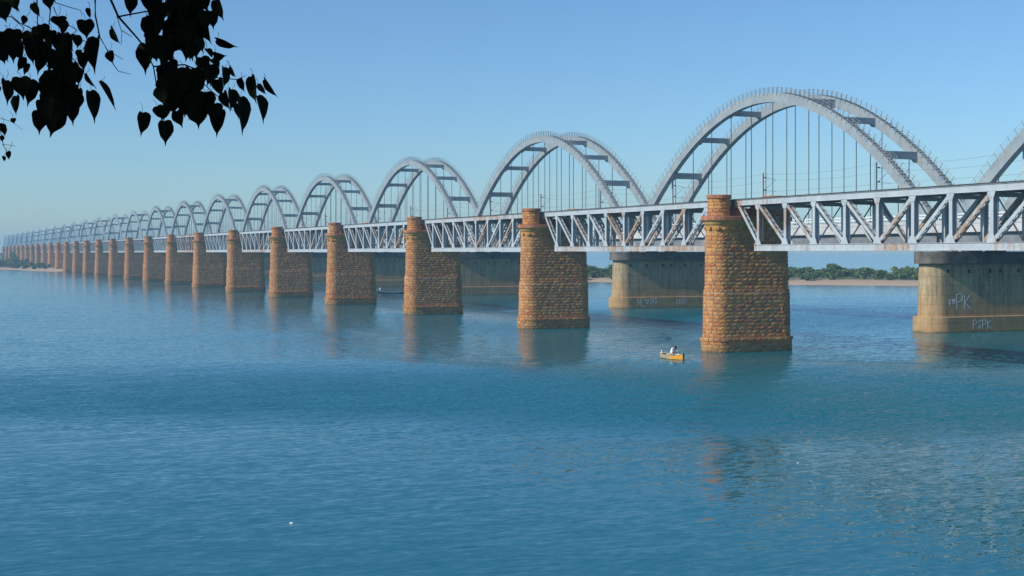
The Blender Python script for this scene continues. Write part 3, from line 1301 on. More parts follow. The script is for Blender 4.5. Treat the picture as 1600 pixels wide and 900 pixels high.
PIER_Y = AY0 - ASTEP / 2 - 1.0
for n in range(0, 24):
    py = PIER_Y + ASTEP * n
    pier = empty('concrete_pier', (ACX + PIER_DX, py, 0))
    link('shaft', ME_SHAFT, pier)
    link('footing', ME_BASE, pier)
    link('pier_cap', ME_CAP, pier)
    for x in (-4.0, 0, 4.0):
        for y in (-.95, .95):
            link('bearing_block', ME_PED, pier, (x - PIER_DX, y, 0))
    if n < 6:
        for x in (-8.9, -5.5, -2.0, -.3, 2.8, 6.2):
            r = shaft_r(7.9)
            yy = -r if x > -CA else -math.sqrt(r * r - (x + CA) ** 2)
            link('weep_hole_block', ME_WEEP, pier, (x, yy, 7.9))
    if n == 0:
        g = MB()
        write(g, [(G_I, 0, .1, .62), (G_H, .55, .15, .62), (G_P, 1.25, -.55, 1.9), (G_K, 2.55, -.55, 1.75)], -8.8, 3.55, .10)
        tag(g.build('graffiti', M['graffiti'], pier), 'hand-painted I heart PK')
        g = MB()
        write(g, [(G_P, 0, 0, 1.1), (G_S, .8, 0, 1.05), (G_P, 1.55, 0, 1.1), (G_K, 2.35, 0, 1.0)], -5.4, .45, .09)
        tag(g.build('graffiti', M['graffiti'], pier), 'hand-painted letters PSPK')
    if n == 1:
        g = MB()
        write(g, [(G_N, 0, 0, 1.15), (G_L, .8, -.35, 1.4), (G_H, 1.7, .15, 1.0), (G_1, 2.65, .25, .95), (G_4, 3.05, .25, .95), (G_3, 3.65, .25, .95)], -7.8, .6, .09)
        tag(g.build('graffiti', M['graffiti'], pier), 'hand-painted NL heart 143')
        g = MB()
        write(g, [(G_2, 0, 0, .8), (G_0, .6, 0, .8), (G_2, 1.2, 0, .8), (G_5, 1.8, 0, .8)], 0.4, .7, .07)
        tag(g.build('graffiti', M['graffiti'], pier), 'hand-painted number 2025')
    if n == 0:
        lab = 'nearest brown concrete pier with I heart PK graffiti at the right edge'
    elif n == 1:
        lab = 'brown concrete pier with 143 graffiti, seen left of the largest stone pier'
    else:
        lab = '%s concrete arch-bridge pier from the right, behind the stone piers' % ORD[n]
    tag(pier, lab, 'pier', 'concrete piers of the arch bridge')


# ------------------------------------------------------------------ overhead line
def build_mast():
    root = empty('catenary_mast')
    m = MB()
    m.box(-.13, -.10, -.12, .12, DZ1, 23.2)
    m.box(.10, .13, -.12, .12, DZ1, 23.2)
    m.box(-.10, .10, -.02, .02, DZ1, 23.2)
    for k in range(16):
        z = DZ1 + .5 + k * .53
        m.box(-.10, .10, -.12, .12, z, z + .06)
    m.build('post', M['mast'], root)
    m = MB()
    m.tube([(.1, 0, 22.4), (2.4, 0, 22.1)], .035, 6)
    m.tube([(.1, 0, 20.2), (2.4, 0, 22.0)], .035, 6)
    m.tube([(.1, 0, 20.3), (2.5, 0, 20.2)], .025, 6)
    m.build('bracket', M['mast'], root)
    for z in (22.36, 20.35):
        m = MB()
        m.tube([(.18, 0, z), (.3, 0, z), (.36, 0, z), (.42, 0, z), (.48, 0, z), (.54, 0, z), (.6, 0, z), (.7, 0, z)],
               [.05, .05, .12, .06, .12, .06, .12, .05], 8)
        m.build('insulator', M['insul'], root)
    return root


MAST = build_mast()
index_kids()
first = True
for n in range(-1, 6):
    for k, (dy, where) in enumerate(((-27.5, 'right foot'), (1.2, 'crown'), (30.2, 'left foot'))):
        if n == -1 and k < 2:
            continue
        o = MAST if first else copy_tree(MAST)
        first = False
        o.location = (AX0 + .95, AY0 + ASTEP * n + dy, 0)
        which = 'cut-off rightmost arch' if n == -1 else ('largest arch' if n == 0 else '%s complete arch from the right' % ORD[n])
        tag(o, 'grey overhead-line mast by the %s of the %s' % (where, which), 'mast', 'overhead-line masts on the arch bridge')

for z, xo, lab in ((22.05, 2.3, 'upper overhead wire running along the arch bridge deck'),
                   (20.15, 2.4, 'lower contact wire running along the arch bridge deck'),
                   (22.9, -.1, 'thin return wire along the mast tops of the arch bridge')):
    m = MB()
    pts = []
    y0, y1 = AY0 - 1.6 * ASTEP, AY0 + 6.5 * ASTEP
    for i in range(8 * 27 + 1):
        y = y0 + (y1 - y0) * i / (8 * 27)
        u = ((y - AY0 - 1.2) / 28.8) % 1.0
        sag = -0.5 * 4 * u * (1 - u) if z > 21 else 0
        pts.append((AX0 + .95 + xo, y, z + sag))
    m.tube(pts, .012, 4)
    tag(m.build('overhead_wire', M['wire']), lab, 'wire')


# ------------------------------------------------------------------ boats and people
M['skin'] = mat_plain('skin', (0.16, 0.075, 0.04), 0.6, 0.15, 6)
M['shirt'] = mat_plain('white_shirt', (0.80, 0.79, 0.78), 0.85, 0.1, 5)
M['cloth_grey'] = mat_plain('grey_cloth', (0.30, 0.27, 0.27), 0.9, 0.25, 5)
M['cloth_dark'] = mat_plain('dark_cloth', (0.05, 0.06, 0.09), 0.9, 0.25, 5)
M['hair'] = mat_plain('hair', (0.012, 0.010, 0.009), 0.5, 0.2, 20)


def skinned(chains, name):
    """chains: list of [(x,y,z,r), ...]; each grown with a Skin modifier, then joined into one mesh"""
    bm_all = bmesh.new()
    for ch_edges in chains:
        verts, edges, root_i = ch_edges
        me = bpy.data.meshes.new('tmp')
        me.from_pydata([v[:3] for v in verts], edges, [])
        o = bpy.data.objects.new('tmp', me)
        COL.objects.link(o)
        sk = o.modifiers.new('skin', 'SKIN')
        if not me.skin_vertices:
            me.skin_vertices.new()
        for i, v in enumerate(verts):
            me.skin_vertices[0].data[i].radius = (v[3], v[4] if len(v) > 4 else v[3])
            me.skin_vertices[0].data[i].use_root = (i == root_i)
        ss = o.modifiers.new('sub', 'SUBSURF')
        ss.levels = 2
        ss.render_levels = 2
        dg = bpy.context.evaluated_depsgraph_get()
        ev = o.evaluated_get(dg)
        m2 = bpy.data.meshes.new_from_object(ev)
        bm_all.from_mesh(m2)
        bpy.data.objects.remove(o)
        bpy.data.meshes.remove(m2)
        bpy.data.meshes.remove(me)
    me = bpy.data.meshes.new(name)
    bm_all.to_mesh(me)
    bm_all.free()
    me.polygons.foreach_set('use_smooth', [True] * len(me.polygons))
    return me


def hand_chains(wrist, fwd, side):
    """five short finger chains rooted in the palm"""
    wr, f, s = Vector(wrist), Vector(fwd).normalized(), Vector(side).normalized()
    dn = f.cross(s).normalized()
    out = []
    for k, ln in enumerate((.072, .082, .078, .062)):
        b = wr + f * .085 + s * (.027 - .018 * k)
        v = [(*(b - f * .03), .010), (*(b + f * ln * .5 + dn * .012), .009), (*(b + f * ln * .8 + dn * .035), .008)]
        out.append((v, [(0, 1), (1, 2)], 0))
    b = wr + f * .03 + s * .03
    out.append(([(*(b - s * .02), .012), (*(b + s * .025 + f * .025), .010), (*(b + s * .03 + f * .055 + dn * .015), .009)], [(0, 1), (1, 2)], 0))
    return out


def face_bits(head_c, look, up, name_parent, scale=1.0):
    """nose, ears, eyes and mouth small meshes joined as the 'face' part"""
    c, l, u = Vector(head_c), Vector(look).normalized(), Vector(up).normalized()
    s = l.cross(u).normalized()
    m = MB()
    m.tube([c + l * .085 + u * .02, c + l * .118 - u * .025, c + l * .095 - u * .035], [.008, .016, .010], 6)
    for k in (-1, 1):
        m.tube([c + s * (k * .072) + u * .025, c + s * (k * .085) - u * .005, c + s * (k * .075) - u * .03], [.010, .016, .008], 6)
        m.tube([c + l * .088 + s * (k * .032) + u * .012, c + l * .096 + s * (k * .032) + u * .012], [.012, .006], 6, 1)
    m.tube([c + l * .090 + s * .022 - u * .062, c + l * .098 - u * .064, c + l * .090 - s * .022 - u * .062], [.004, .007, .004], 5, 1)
    return m


def hair_cap(c, l, u, r=.105):
    c, l, u = Vector(c), Vector(l).normalized(), Vector(u).normalized()
    s = l.cross(u).normalized()
    v, f = [], []
    nr, ns = 5, 14
    for i in range(nr + 1):
        ph = math.radians(8 + 100 * i / nr)
        for k in range(ns):
            an = 2 * math.pi * k / ns
            d = u * math.cos(ph) + (l * math.cos(an) + s * math.sin(an)) * math.sin(ph)
            fr = max(0, d.dot(l))
            if i == nr and fr > .2:
                d = (d + u * .55).normalized()
            rr_ = r * (1.0 + .04 * math.sin(5 * an + i))
            v.append(c + l * (d.dot(l) * rr_ * 1.08) + s * (d.dot(s) * rr_ * .9) + u * (d.dot(u) * rr_ * 1.08))
    for i in range(nr):
        for k in range(ns):
            b = (k + 1) % ns
            f.append((i * ns + k, (i + 1) * ns + k, (i + 1) * ns + b, i * ns + b))
    f.append(tuple(range(ns)))
    return MB().add(v, f)


def boat_hull(L, B, D, rocker, bow, stern, th=.035, n=18, flare=.72):
    """open wooden hull along +x (bow); returns (outer+inner shell mesh builder)"""
    mb = MB()
    outer, inner = [], []
    for i in range(n + 1):
        u = -1 + 2 * i / n
        x = u * L / 2
        half = B / 2 * max(.03, (1 - (abs(u) ** bow if u > 0 else abs(u) ** stern)) ** .75 if abs(u) < 1 else 0.03)
        if u < -.98:
            half = max(half, B * .12)
        rise = rocker * (abs(u) ** 2.4)
        top, bot = D + rise, -.12 + rise * .75
        ro, ri = [], []
        for t, w in ((0, 0), (.0, flare * .8), (.35, .9), (1.0, 1.0)):
            ro.append((w, bot + (top - bot) * t))
        outer.append((x, half, ro))
    for shrink, flip in ((0, False), (th, True)):
        v, f = [], []
        for x, half, ro in outer:
            hh = max(.006, half - shrink)
            zs = [(w * hh, z + (shrink if k < 2 else 0)) for k, (w, z) in enumerate(ro)]
            ring = [(-y, z) for y, z in zs[::-1]] + [(y, z) for y, z in zs[1:]]
            xx = x * (1 - shrink * 2 / L * 1.5)
            v.extend([(xx, y, z) for y, z in ring])
        m = 7
        for i in range(n):
            for k in range(m - 1):
                a = i * m + k
                q = (a, a + 1, a + m + 1, a + m)
                f.append(q[::-1] if flip else q)
        f.append(tuple(range(m)) if not flip else tuple(range(m))[::-1])
        f.append(tuple(n * m + k for k in range(m))[::-1] if not flip else tuple(n * m + k for k in range(m)))
        o = mb.add(v, f)
    # gunwale
    for sg in (-1, 1):
        pts = [(x, sg * (half + .01), ro[-1][1] + .01) for x, half, ro in outer]
        mb.tube(pts, .03, 5, 1)
    return mb, outer


def mat_boat():
    N = NT('boat_wood')
    ob = N.coords('Object')
    sep = N.node('ShaderNodeSeparateXYZ')
    N.link(ob, sep.inputs[0])
    n = N.noise(N.coords('Object', (1, 4, 6)), 2.0, 5, 0.6)
    wood = N.ramp(n, [(0.3, (0.27, 0.21, 0.12)), (0.7, (0.52, 0.43, 0.27))])
    yel = N.ramp(n, [(0.3, (0.62, 0.27, 0.015)), (0.7, (0.85, 0.42, 0.03))])
    fr = N.ramp(N.math('ADD', N.math('MULTIPLY', sep.outputs['X'], .5), .5), [(0.56, 0.0), (0.60, 1.0)])
    c = N.mix(fr, wood, yel)
    bt = N.ramp(N.math('ADD', N.math('MULTIPLY', sep.outputs['Z'], 1.0), N.math('MULTIPLY', n, .08)), [(0.05, 1.0), (0.10, 0.0)])
    c = N.mix(bt, c, (0.05, 0.05, 0.035))
    return N.set(c, 0.55, 0.4)


def make_near_boat():
    x, y, _ = cam2w((1050 - 800) * 134.6 / F_PX, 134.6)
    # bow points to the near right
    d = Vector(cam2w(2.05, -3.3)) - Vector(cam2w(0, 0))
    rz = math.atan2(d.y, d.x)
    boat = empty('wooden_boat', (x, y, 0), rz)
    tag(boat, 'small wooden rowing boat with yellow bow carrying a person in white', 'boat')
    mb, _o = boat_hull(3.5, 1.0, .40, .2, 2.2, 3.0)
    mb.build('hull', [mat_boat(), mat_plain('gunwale_wood', (0.45, 0.38, 0.25), .7)], boat)
    m = MB()
    m.box(1.72, 1.80, -.06, .06, -.1, .70)
    m.box(1.58, 1.72, -.035, .035, -.1, .56)
    m.build('stem_post', mat_plain('stem_black', (0.02, 0.022, 0.02), .6), boat)
    for xx in (-1.05, -.1, .9):
        m = MB()
        m.box(xx - .13, xx + .13, -.38, .38, .30, .335)
        m.build('thwart', mat_plain('thwart_wood', (0.10, 0.06, 0.035), .8), boat)
    m = MB()
    m.box(-1.66, -1.28, -.2, .2, .50, .54)
    m.tube([(-1.6, 0, .5), (-1.66, 0, .84)], [.05, .035], 6)
    m.build('stern_deck', mat_plain('stern_white', (0.75, 0.76, 0.74), .7), boat)
    # bundle of net in the bow
    net = MB()
    rr = random.Random(4)
    v, f = [], []
    nr, ns = 6, 12
    for i in range(nr):
        for k in range(ns):
            an = 2 * math.pi * k / ns
            r = (1 - (i / (nr - 1)) ** 2) ** .5 * rr.uniform(.85, 1.1) + .02
            v.append((1.0 + .42 * r * math.cos(an), .26 * r * math.sin(an), .34 + .26 * i / (nr - 1) * rr.uniform(.85, 1.1)))
    for i in range(nr - 1):
        for k in range(ns):
            b = (k + 1) % ns
            f.append((i * ns + k, i * ns + b, (i + 1) * ns + b, (i + 1) * ns + k))
    f.append(tuple((nr - 1) * ns + k for k in range(ns)))
    net.add(v, f)
    no = net.build('fishing_net', mat_plain('net_white', (0.68, 0.70, 0.68), .9, .3, 9), None, True)
    no.location = boat.location
    no.rotation_euler = (0, 0, rz)
    tag(no, 'heaped pale fishing net lying in the bow of the yellow boat', 'net')
    # person seated on the middle thwart, leaning forward over the net (bow = +x)
    body = ([(-.10, 0, .47, .15, .17), (.02, 0, .66, .15, .18), (.16, 0, .86, .16, .20), (.27, 0, .97, .13, .17),      # pelvis..upper chest
             (.36, 0, 1.02, .055), (.42, 0, 1.05, .085), (.50, 0, 1.06, .095), (.55, 0, 1.01, .07),                    # neck, head
             (.26, .20, .93, .075), (.38, .27, .72, .055), (.62, .17, .60, .04), (.70, .13, .585, .032),               # arm
             (.26, -.20, .93, .075), (.40, -.27, .72, .055), (.64, -.15, .62, .04), (.72, -.11, .605, .032),
             (-.02, .11, .43, .10), (.36, .17, .52, .075), (.40, .16, .22, .05), (.42, .16, .10, .04), (.54, .17, .07, .03),
             (-.02, -.11, .43, .10), (.36, -.17, .52, .075), (.40, -.16, .22, .05), (.42, -.16, .10, .04), (.54, -.17, .07, .03)],
            [(0, 1), (1, 2), (2, 3), (3, 4), (4, 5), (5, 6), (6, 7), (3, 8), (8, 9), (9, 10), (10, 11), (3, 12), (12, 13), (13, 14), (14, 15),
             (0, 16), (16, 17), (17, 18), (18, 19), (19, 20), (0, 21), (21, 22), (22, 23), (23, 24), (24, 25)], 0)
    chains = [body] + hand_chains((.70, .13, .585), (.8, -.2, -.45), (0, 1, .1)) + hand_chains((.72, -.11, .605), (.8, .2, -.45), (0, -1, .1))
    me = skinned(chains, 'person')
    for mm in (M['shirt'], M['skin'], M['cloth_grey']):
        me.materials.append(mm)
    for p in me.polygons:
        c = p.center
        if c.x > .345 and c.z > .90:
            p.material_index = 1
        elif c.z < .585 and not (c.x > .5 and c.z > .5):
            p.material_index = 2 if c.z > .16 else 1
        elif c.x > .45:
            p.material_index = 1
    po = link('person', me)
    po.location = boat.location
    po.rotation_euler = (0, 0, rz)
    po.scale = (1.15, 1.2, 1.15)
    po.location.z = -.04
    tag(po, 'person in a white shirt seated in the yellow boat, bent forward', 'person')
    lk, up = Vector((.75, 0, -.66)), Vector((.66, 0, .75))
    hc = Vector((.49, 0, 1.05))
    face_bits(hc, lk, up, None).build('face', [M['skin'], M['hair']], po)
    hair_cap(hc + up * .012 - lk * .012, lk, up, .118).build('hair', M['hair'], po, True)


def make_far_boat():
    dd = 352.0
    x, y, _ = cam2w((613 - 800) * dd / F_PX, dd)
    d = Vector(cam2w(7.7, .8)) - Vector(cam2w(0, 0))
    rz = math.atan2(d.y, d.x)
    boat = empty('dark_boat', (x, y, 0), rz)
    tag(boat, 'long dark slender boat in the gap beside the third stone pier', 'boat')
    mb, _o = boat_hull(8.6, 1.2, .34, .55, 2.2, 2.6)
    mb.build('hull', [mat_plain('dark_hull', (0.03, 0.045, 0.07), .6), mat_plain('pale_gunwale', (0.35, 0.42, 0.46), .7)], boat)
    for xx in (-2.6, -.9, .9, 2.6):
        m = MB()
        m.box(xx - .14, xx + .14, -.42, .42, .24, .275)
        m.build('thwart', mat_plain('far_thwart', (0.12, 0.12, 0.12), .8), boat)
    z0 = -.03
    px = -3.15
    # standing boatman, slightly bent, both hands on a pole
    V = [(0, 0, .93, .13, .15), (.02, 0, 1.15, .12, .15), (.07, 0, 1.36, .13, .19), (.10, 0, 1.43, .08, .12), (.13, 0, 1.50, .05), (.15, 0, 1.58, .085), (.16, 0, 1.67, .085),
         (.08, .2, 1.36, .06), (.18, .27, 1.12, .047), (.36, .22, 1.10, .035), (.42, .2, 1.12, .03),
         (.08, -.2, 1.36, .06), (.20, -.25, 1.16, .047), (.38, -.05, 1.28, .035), (.43, .02, 1.32, .03),
         (0, .10, .86, .09), (.06, .13, .48, .065), (-.02, .13, .12, .045), (.12, .14, .05, .035),
         (0, -.10, .86, .09), (.10, -.14, .48, .065), (.04, -.14, .12, .045), (.18, -.15, .05, .035)]
    E_ = [(0, 1), (1, 2), (2, 3), (3, 4), (4, 5), (5, 6), (3, 7), (7, 8), (8, 9), (9, 10), (3, 11), (11, 12), (12, 13), (13, 14), (0, 15), (15, 16), (16, 17), (17, 18), (0, 19), (19, 20), (20, 21), (21, 22)]
    chains = [(V, E_, 0)] + hand_chains((.42, .2, 1.12), (.6, -.6, .3), (.5, .6, .5)) + hand_chains((.43, .02, 1.32), (.6, .6, .2), (.5, -.5, .5))
    me = skinned(chains, 'person')
    for mm in (M['shirt'], M['skin'], M['cloth_dark']):
        me.materials.append(mm)
    for p in me.polygons:
        c = p.center
        if c.z > 1.475 or c.z < .09 or c.x > .26:
            p.material_index = 1
        elif c.z < .92:
            p.material_index = 2
    po = link('person', me)
    po.matrix_world = Matrix.Translation((x, y, 0)) @ Matrix.Rotation(rz, 4, 'Z') @ Matrix.Translation((px, 0, z0))
    tag(po, 'person in a white shirt standing at the end of the dark boat', 'person')
    hc, lk, up = Vector((.16, 0, 1.63)), Vector((1, 0, -.15)), Vector((.15, 0, 1))
    face_bits(hc, lk, up, None).build('face', [M['skin'], M['hair']], po)
    hair_cap(hc + up * .012 - lk * .01, lk, up, .112).build('hair', M['hair'], po, True)
    m = MB()
    m.tube([(.30, .34, -.9), (.43, .12, 1.2), (.52, -.05, 2.9)], .02, 6)
    pole = m.build('punt_pole', mat_plain('bamboo', (0.30, 0.24, 0.12), .7))
    pole.matrix_world = po.matrix_world.copy()
    tag(pole, 'thin bamboo pole held upright by the standing boatman', 'pole')


make_near_boat()
make_far_boat()


# scraps floating on the water
def make_litter():
    rr = random.Random(9)
    mt = mat_plain('litter_white', (0.8, 0.8, 0.78), .7, .1, 5)
    for px, py, s, lab in ((456, 818, .09, 'white scrap floating on open water at the lower left'),
                           (1247, 724, .055, 'white scrap floating below the largest stone pier')):
        d = CAM_H * F_PX / (py - HOR)
        x, y, _ = cam2w((px - 800) * d / F_PX, d)
        v, f = [], []
        n = 9
        for j, (rad, z) in enumerate(((1, -.01), (.9, .03), (.45, .05))):
            for k in range(n):
                an = 2 * math.pi * k / n
                r = s * rad * rr.uniform(.75, 1.2)
                v.append((r * math.cos(an), .6 * r * math.sin(an), z + rr.uniform(-.008, .008)))
        for j in range(2):
            for k in range(n):
                b = (k + 1) % n
                f.append((j * n + k, j * n + b, (j + 1) * n + b, (j + 1) * n + k))
        f.append(tuple(2 * n + k for k in range(n)))
        o = MB().add(v, f).build('floating_litter', mt, None, False, (x, y, 0))
        tag(o, lab, 'litter')


make_litter()


# ------------------------------------------------------------------ fig tree overhanging from the near bank
N_ = NT('fig_leaf')
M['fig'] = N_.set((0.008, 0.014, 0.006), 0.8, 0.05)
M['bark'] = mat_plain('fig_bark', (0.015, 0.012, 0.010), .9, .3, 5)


def fig_leaf_mesh(seed):
    """heart-shaped blade with a long drip tip, hanging down (-z); slightly folded and curled. length 1"""
    g = random.Random(seed)
    out = [(0.0, 0.0), (0.16, 0.055), (0.33, 0.02), (0.44, -0.10), (0.47, -0.25), (0.42, -0.42), (0.31, -0.58), (0.18, -0.70), (0.075, -0.79), (0.03, -0.90), (0.0, -1.0)]
    fold = g.uniform(.12, .35)
    curl = g.uniform(-.15, .25)
    wob = g.uniform(0, 6)
    v, f = [], []
    for sd in (1, -1):
        o = len(v)
        for i, (x, z) in enumerate(out):
            xx = x * (1 + .07 * math.sin(wob + i * 1.7 + sd))
            v.append((sd * xx * math.cos(fold), -abs(xx) * math.sin(fold) + curl * z * z * .4, z))
            v.append((0, curl * z * z * .4, min(z, -.02) if i else 0))
        for i in range(len(out) - 1):
            a = o + 2 * i
            q = (a, a + 2, a + 3, a + 1)
            f.append(q if sd > 0 else q[::-1])
    me = bpy.data.meshes.new('leaf')
    me.from_pydata(v, [], f)
    me.materials.append(M['fig'])
    return me


LEAF_ME = [fig_leaf_mesh(s) for s in range(10)]


def make_fig_tree():
    rr = random.Random(77)
    D0 = 8.0
    base = Vector(cam2w(-7.5, -1.0, 8.5))
    tree = empty('fig_tree', base)
    tag(tree, 'dark heart-leaved fig tree hanging into the top left corner', 'tree')

    def at(zx, zy, d):
        """point from a place in the leafy corner (units of the corner sketch) at distance d"""
        px, py = zx / 3.462, zy / 3.462
        return Vector(cam2w((px - 800) * d / F_PX, d, CAM_H + (HOR - py) * d / F_PX)) - base

    # trunk and limbs
    m = MB()
    m.tube([(0, 0, -.4), (.1, .05, 1.2), (.0, .3, 3.2), (.25, .8, 5.4)], [.62, .46, .40, .32], 12)
    def limb(pts, r0, r1):
        n = len(pts)
        m.tube(pts, [r0 + (r1 - r0) * i / (n - 1) for i in range(n)], 8)
    c0 = Vector((.15, .6, 4.6))
    A = at(560, -260, D0)
    B = at(150, -300, D0 + .2)
    limb([c0, c0.lerp(A, .35) + Vector((0, 0, 1.1)), c0.lerp(A, .7) + Vector((0, 0, .9)), A], .22, .035)
    limb([c0, c0.lerp(B, .4) + Vector((0, 0, .9)), c0.lerp(B, .75) + Vector((0, 0, .6)), B], .2, .03)
    for k in range(9):
        an = k * .7
        e = Vector((4.5 * math.cos(an), 4.5 * math.sin(an), rr.uniform(6.5, 9.5)))
        limb([c0, c0.lerp(e, .5) + Vector((0, 0, .8)), e], .2, .05)
    m.build('trunk', M['bark'], tree)

    # twigs seen against the sky
    tw = [([(560, -260), (585, -60), (600, 0), (640, 90), (720, 180), (775, 245), (830, 360), (850, 480), (860, 545)], 11, 3),
          ([(560, -260), (525, -80), (515, 0), (515, 80), (540, 200), (580, 270), (615, 350), (640, 385), (710, 402)], 8, 1.6),
          ([(150, -300), (185, -100), (200, 0), (205, 170), (215, 300), (300, 420)], 6, 3),
          ([(150, -300), (280, -60), (300, 15), (380, 40), (435, 55), (445, 90)], 4, 1.6),
          ([(280, -100), (272, 60), (262, 170), (250, 260)], 5, 2),
          ([(290, 40), (315, 100), (420, 165), (330, 215)], 4, 2), ([(580, 270), (665, 322)], 2.5, 1.5), ([(632, 85), (660, 180), (655, 240)], 3, 1.5),
          ([(660, 165), (715, 200)], 3, 2), ([(830, 360), (1000, 350), (1170, 420), (1280, 430), (1330, 410)], 6, 1.8), ([(1000, 350), (1140, 490), (1210, 545), (1260, 600)], 4, 1.8),
          ([(775, 245), (900, 240), (1050, 300), (1120, 330)], 6, 2), ([(640, 90), (800, 60), (1000, 60), (1150, 120)], 6, 2), ([(850, 480), (840, 500)], 2, 1.4),
          ([(400, 320), (450, 390), (520, 480)], 3, 1.5), ([(60, 90), (130, 150), (60, 300)], 4, 2), ([(205, 170), (100, 120), (60, 80)], 4, 2),
          ([(-60, 640), (0, 700), (20, 790), (40, 830)], 4, 1.5), ([(0, 640), (55, 655), (80, 670), (120, 700)], 2, 1), ([(10, 780), (85, 790)], 2, 1),
          ([(-80, -200), (-60, 100), (-70, 400), (-60, 640)], 7, 4), ([(-60, 100), (60, 90)], 4, 3), ([(470, 230), (440, 280), (420, 330)], 3, 2),
          ([(262, 170), (420, 200), (470, 230), (510, 210)], 4, 2), ([(300, 420), (330, 500), (370, 560)], 3, 2), ([(400, 320), (300, 300), (215, 300)], 3, 2)]
    for pts, w0, w1 in tw:
        mm = MB()
        P = [at(x, y, D0 + .12 * math.sin(x * .02 + y * .013)) for x, y in pts]
        k = D0 / F_PX / 3.462 / 2
        n = len(P)
        mm.tube(P, [(w0 + (w1 - w0) * i / max(1, n - 1)) * 1.6 * k for i in range(n)], 6)
        mm.build('twig', M['bark'], tree)

    leaves = []   # (base x, base y, tip x, tip y, width) in sketch units

    def L(*a):
        leaves.append(a)
    for a in ((770, 610, 765, 745, 85), (890, 655, 900, 795, 95), (960, 600, 985, 695, 80), (1075, 560, 1075, 705, 100), (1190, 600, 1175, 750, 90), (1000, 500, 1000, 640, 120),
              (930, 500, 940, 630, 110), (850, 575, 890, 655, 70), (1110, 500, 1120, 640, 110), (1300, 525, 1310, 745, 75), (1250, 485, 1250, 610, 65), (1360, 415, 1380, 570, 60),
              (1390, 520, 1437, 675, 60), (1430, 430, 1505, 535, 38), (1392, 462, 1442, 517, 34), (1300, 425, 1322, 505, 45), (1210, 365, 1216, 485, 52), (1242, 362, 1282, 422, 30),
              (1155, 300, 1228, 305, 50), (1150, 320, 1192, 368, 45), (1118, 265, 1152, 318, 38), (1170, 215, 1292, 264, 45), (1110, 120, 1137, 245, 62), (1140, 60, 1157, 165, 75),
              (1165, 0, 1217, 118, 62), (1100, -20, 1120, 70, 80), (800, -30, 800, 75, 75), (700, -40, 702, 98, 85), (795, 240, 778, 410, 105), (830, 250, 850, 340, 80),
              (1160, 560, 1165, 660, 95), (1040, 520, 1050, 630, 90), (880, 380, 890, 520, 100), (960, 370, 970, 490, 110), (1060, 380, 1060, 510, 120), (1140, 350, 1140, 470, 100),
              (1210, 500, 1240, 600, 60), (1280, 560, 1290, 650, 60), (920, 330, 960, 400, 70), (1090, 310, 1120, 400, 80), (1180, 430, 1200, 530, 70),
              (30, 435, 47, 575, 65), (110, 420, 128, 545, 110), (165, 430, 150, 585, 90), (90, 520, 90, 632, 52), (210, 600, 215, 735, 100), (370, 540, 402, 685, 95), (310, 590, 268, 750, 135), (485, 495, 525, 675, 78),
              (535, 445, 635, 612, 32), (468, 395, 520, 485, 26), (450, 285, 450, 395, 65), (525, 205, 500, 408, 85), (590, 280, 612, 350, 55), (600, 155, 656, 242, 42), (460, 110, 470, 215, 100),
              (482, 45, 486, 108, 32), (180, 18, 222, 98, 48), (260, -20, 270, 58, 70), (315, 90, 322, 155, 85), (140, 345, 132, 415, 42), (18, 670, 25, 745, 42), (70, 640, 76, 672, 32), (42, 820, 50, 868, 32),
              (20, 845, 22, 878, 22), (8, 735, 14, 772, 28), (430, 270, 440, 340, 40), (410, 190, 420, 270, 60), (345, 110, 335, 200, 50), (140, 90, 120, 140, 40), (250, 230, 230, 330, 80), (225, 545, 222, 640, 60), (430, 480, 440, 560, 50)):
        L(*a)

    def fill(x0, x1, y0, y1, n, w0=70, w1=115):
        for _ in range(n):
            x, y = rr.uniform(x0, x1), rr.uniform(y0 - 15, y1 + 18)
            w = rr.uniform(w0, w1)
            L(x, y, x + rr.uniform(-45, 50), y + w * rr.uniform(1.0, 1.5), w * rr.uniform(.6, 1.0))
    fill(800, 1085, -80, 20, 22)
    fill(790, 1085, 20, 110, 24)
    fill(815, 1075, 110, 200, 20)
    fill(880, 1075, 195, 260, 9, 60, 100)
    fill(860, 1150, 345, 420, 12)
    fill(900, 1180, 500, 560, 8)
    fill(0, 85, -70, 20, 8, 60, 100)
    fill(-10, 100, 170, 270, 17, 60, 110)
    fill(860, 1090, 420, 470, 7)
    fill(160, 360, 145, 260, 20, 60, 100)
    fill(120, 240, 200, 300, 7, 60, 90)
    fill(230, 420, 330, 420, 14, 80, 120)
    fill(245, 410, 420, 510, 12, 80, 120)
    fill(240, 390, 505, 560, 7, 80, 120)
    fill(-30, 60, 400, 450, 2, 50, 70)
    pet = MB()
    for i, (bx, by, tx, ty, w) in enumerate(leaves):
        d = D0 + rr.uniform(-.35, .35)
        b, t = at(bx, by, d), at(tx, ty, d + rr.uniform(-.03, .03))
        ax = (b - t)
        ln = ax.length
        wid = w * D0 / F_PX / 3.462
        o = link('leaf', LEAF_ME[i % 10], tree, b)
        zax = ax.normalized()
        full = ln * .82
        c = max(.2, min(1.0, wid / full))
        yaw = math.acos(c) * rr.choice((-1, 1))
        view = (b + base - Vector((0, 0, CAM_H))).normalized()
        xr = view.cross(zax).normalized()
        yr = zax.cross(xr)
        xa = xr * math.cos(yaw) + yr * math.sin(yaw)
        ya = zax.cross(xa)
        R = Matrix((xa, ya, zax)).transposed()
        o.rotation_mode = 'QUATERNION'
        o.rotation_quaternion = R.to_quaternion()
        k = max(full, wid) / .94
        o.scale = (k * .94 if wid <= full else wid / .94, k, ln)
        # leaf stalk rising to the twig
        up = Vector((rr.uniform(-.03, .03), rr.uniform(-.03, .03), rr.uniform(.03, .065)))
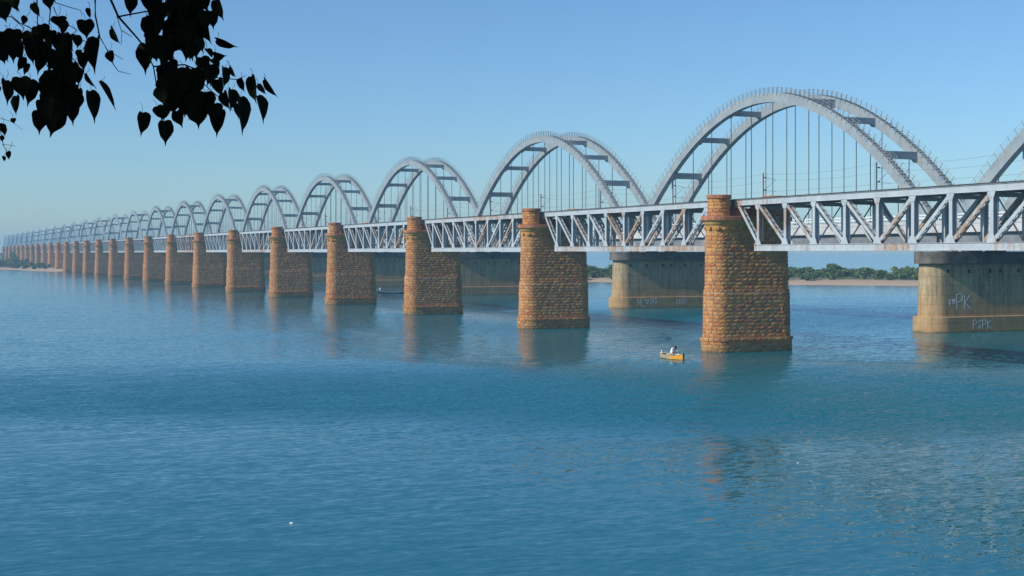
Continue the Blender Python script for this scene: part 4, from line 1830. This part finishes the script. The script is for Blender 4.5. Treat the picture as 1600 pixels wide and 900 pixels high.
        pet.tube([b, b + up * .6 + Vector((.008, 0, 0)), b + up], .0013, 4)
    po = pet.build('leaf_stalks', M['bark'], tree)
    po['kind'] = 'stuff'

    # the rest of the crown, over and beside the viewpoint, out of frame
    g = np.random.default_rng(8)
    n = 30000
    c = np.array([-5.5, 4.5, CAM_H + 6.0])
    dvec = g.normal(size=(n, 3))
    dvec /= np.linalg.norm(dvec, axis=1)[:, None]
    p = c + dvec * (g.uniform(0.05, 1, n) ** .45)[:, None] * np.array([8.5, 8.0, 5.2])
    X, dd, z = p[:, 0], p[:, 1], p[:, 2]
    top = CAM_H + np.maximum(dd, 0) * (HOR + 60) / F_PX + .25
    lft = -(800 + 90) / F_PX * np.maximum(dd, 0) - .3
    keep = (z > top) | ((X < lft) & (z > CAM_H + .4)) | ((dd < -.5) & (z > CAM_H + .8))
    keep &= np.hypot(X, dd) + np.abs(z - CAM_H) > 1.6
    p = p[keep]
    w = np.stack([p[:, 0] * CT + p[:, 1] * ST, -p[:, 0] * ST + p[:, 1] * CT, p[:, 2]], 1) - np.array(base)
    n = len(w)
    a = g.normal(size=(n, 3)) * np.array([.5, .5, .35]) + np.array([0, 0, -.9])
    a /= np.linalg.norm(a, axis=1)[:, None]
    b = np.cross(a, g.normal(size=(n, 3)))
    b /= np.linalg.norm(b, axis=1)[:, None]
    s = g.uniform(.10, .16, n)[:, None]
    q = np.stack([w, w + a * s * .5 + b * s * .62, w + a * s * 1.5, w + a * s * .5 - b * s * .62], 1).reshape(-1, 3)
    F = np.arange(len(q)).reshape(-1, 4)
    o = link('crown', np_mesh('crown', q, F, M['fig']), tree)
    o['kind'] = 'stuff'


make_fig_tree()


# ------------------------------------------------------------------ haze over the river
def make_haze():
    m = MB()
    m.box(-1500, 1900, -300, 3600, -4.5, 39.0)
    N = NT('river_haze')
    N.n.remove(N.p)
    v = N.node('ShaderNodeVolumePrincipled')
    v.inputs['Color'].default_value = (0.50, 0.78, 1.0, 1)
    v.inputs['Density'].default_value = 0.00032
    v.inputs['Anisotropy'].default_value = 0.1
    out = [n for n in N.n if n.type == 'OUTPUT_MATERIAL'][0]
    N.link(v.outputs[0], out.inputs['Volume'])
    o = m.build('haze', N.mat)
    tag(o, kind='stuff')


make_haze()
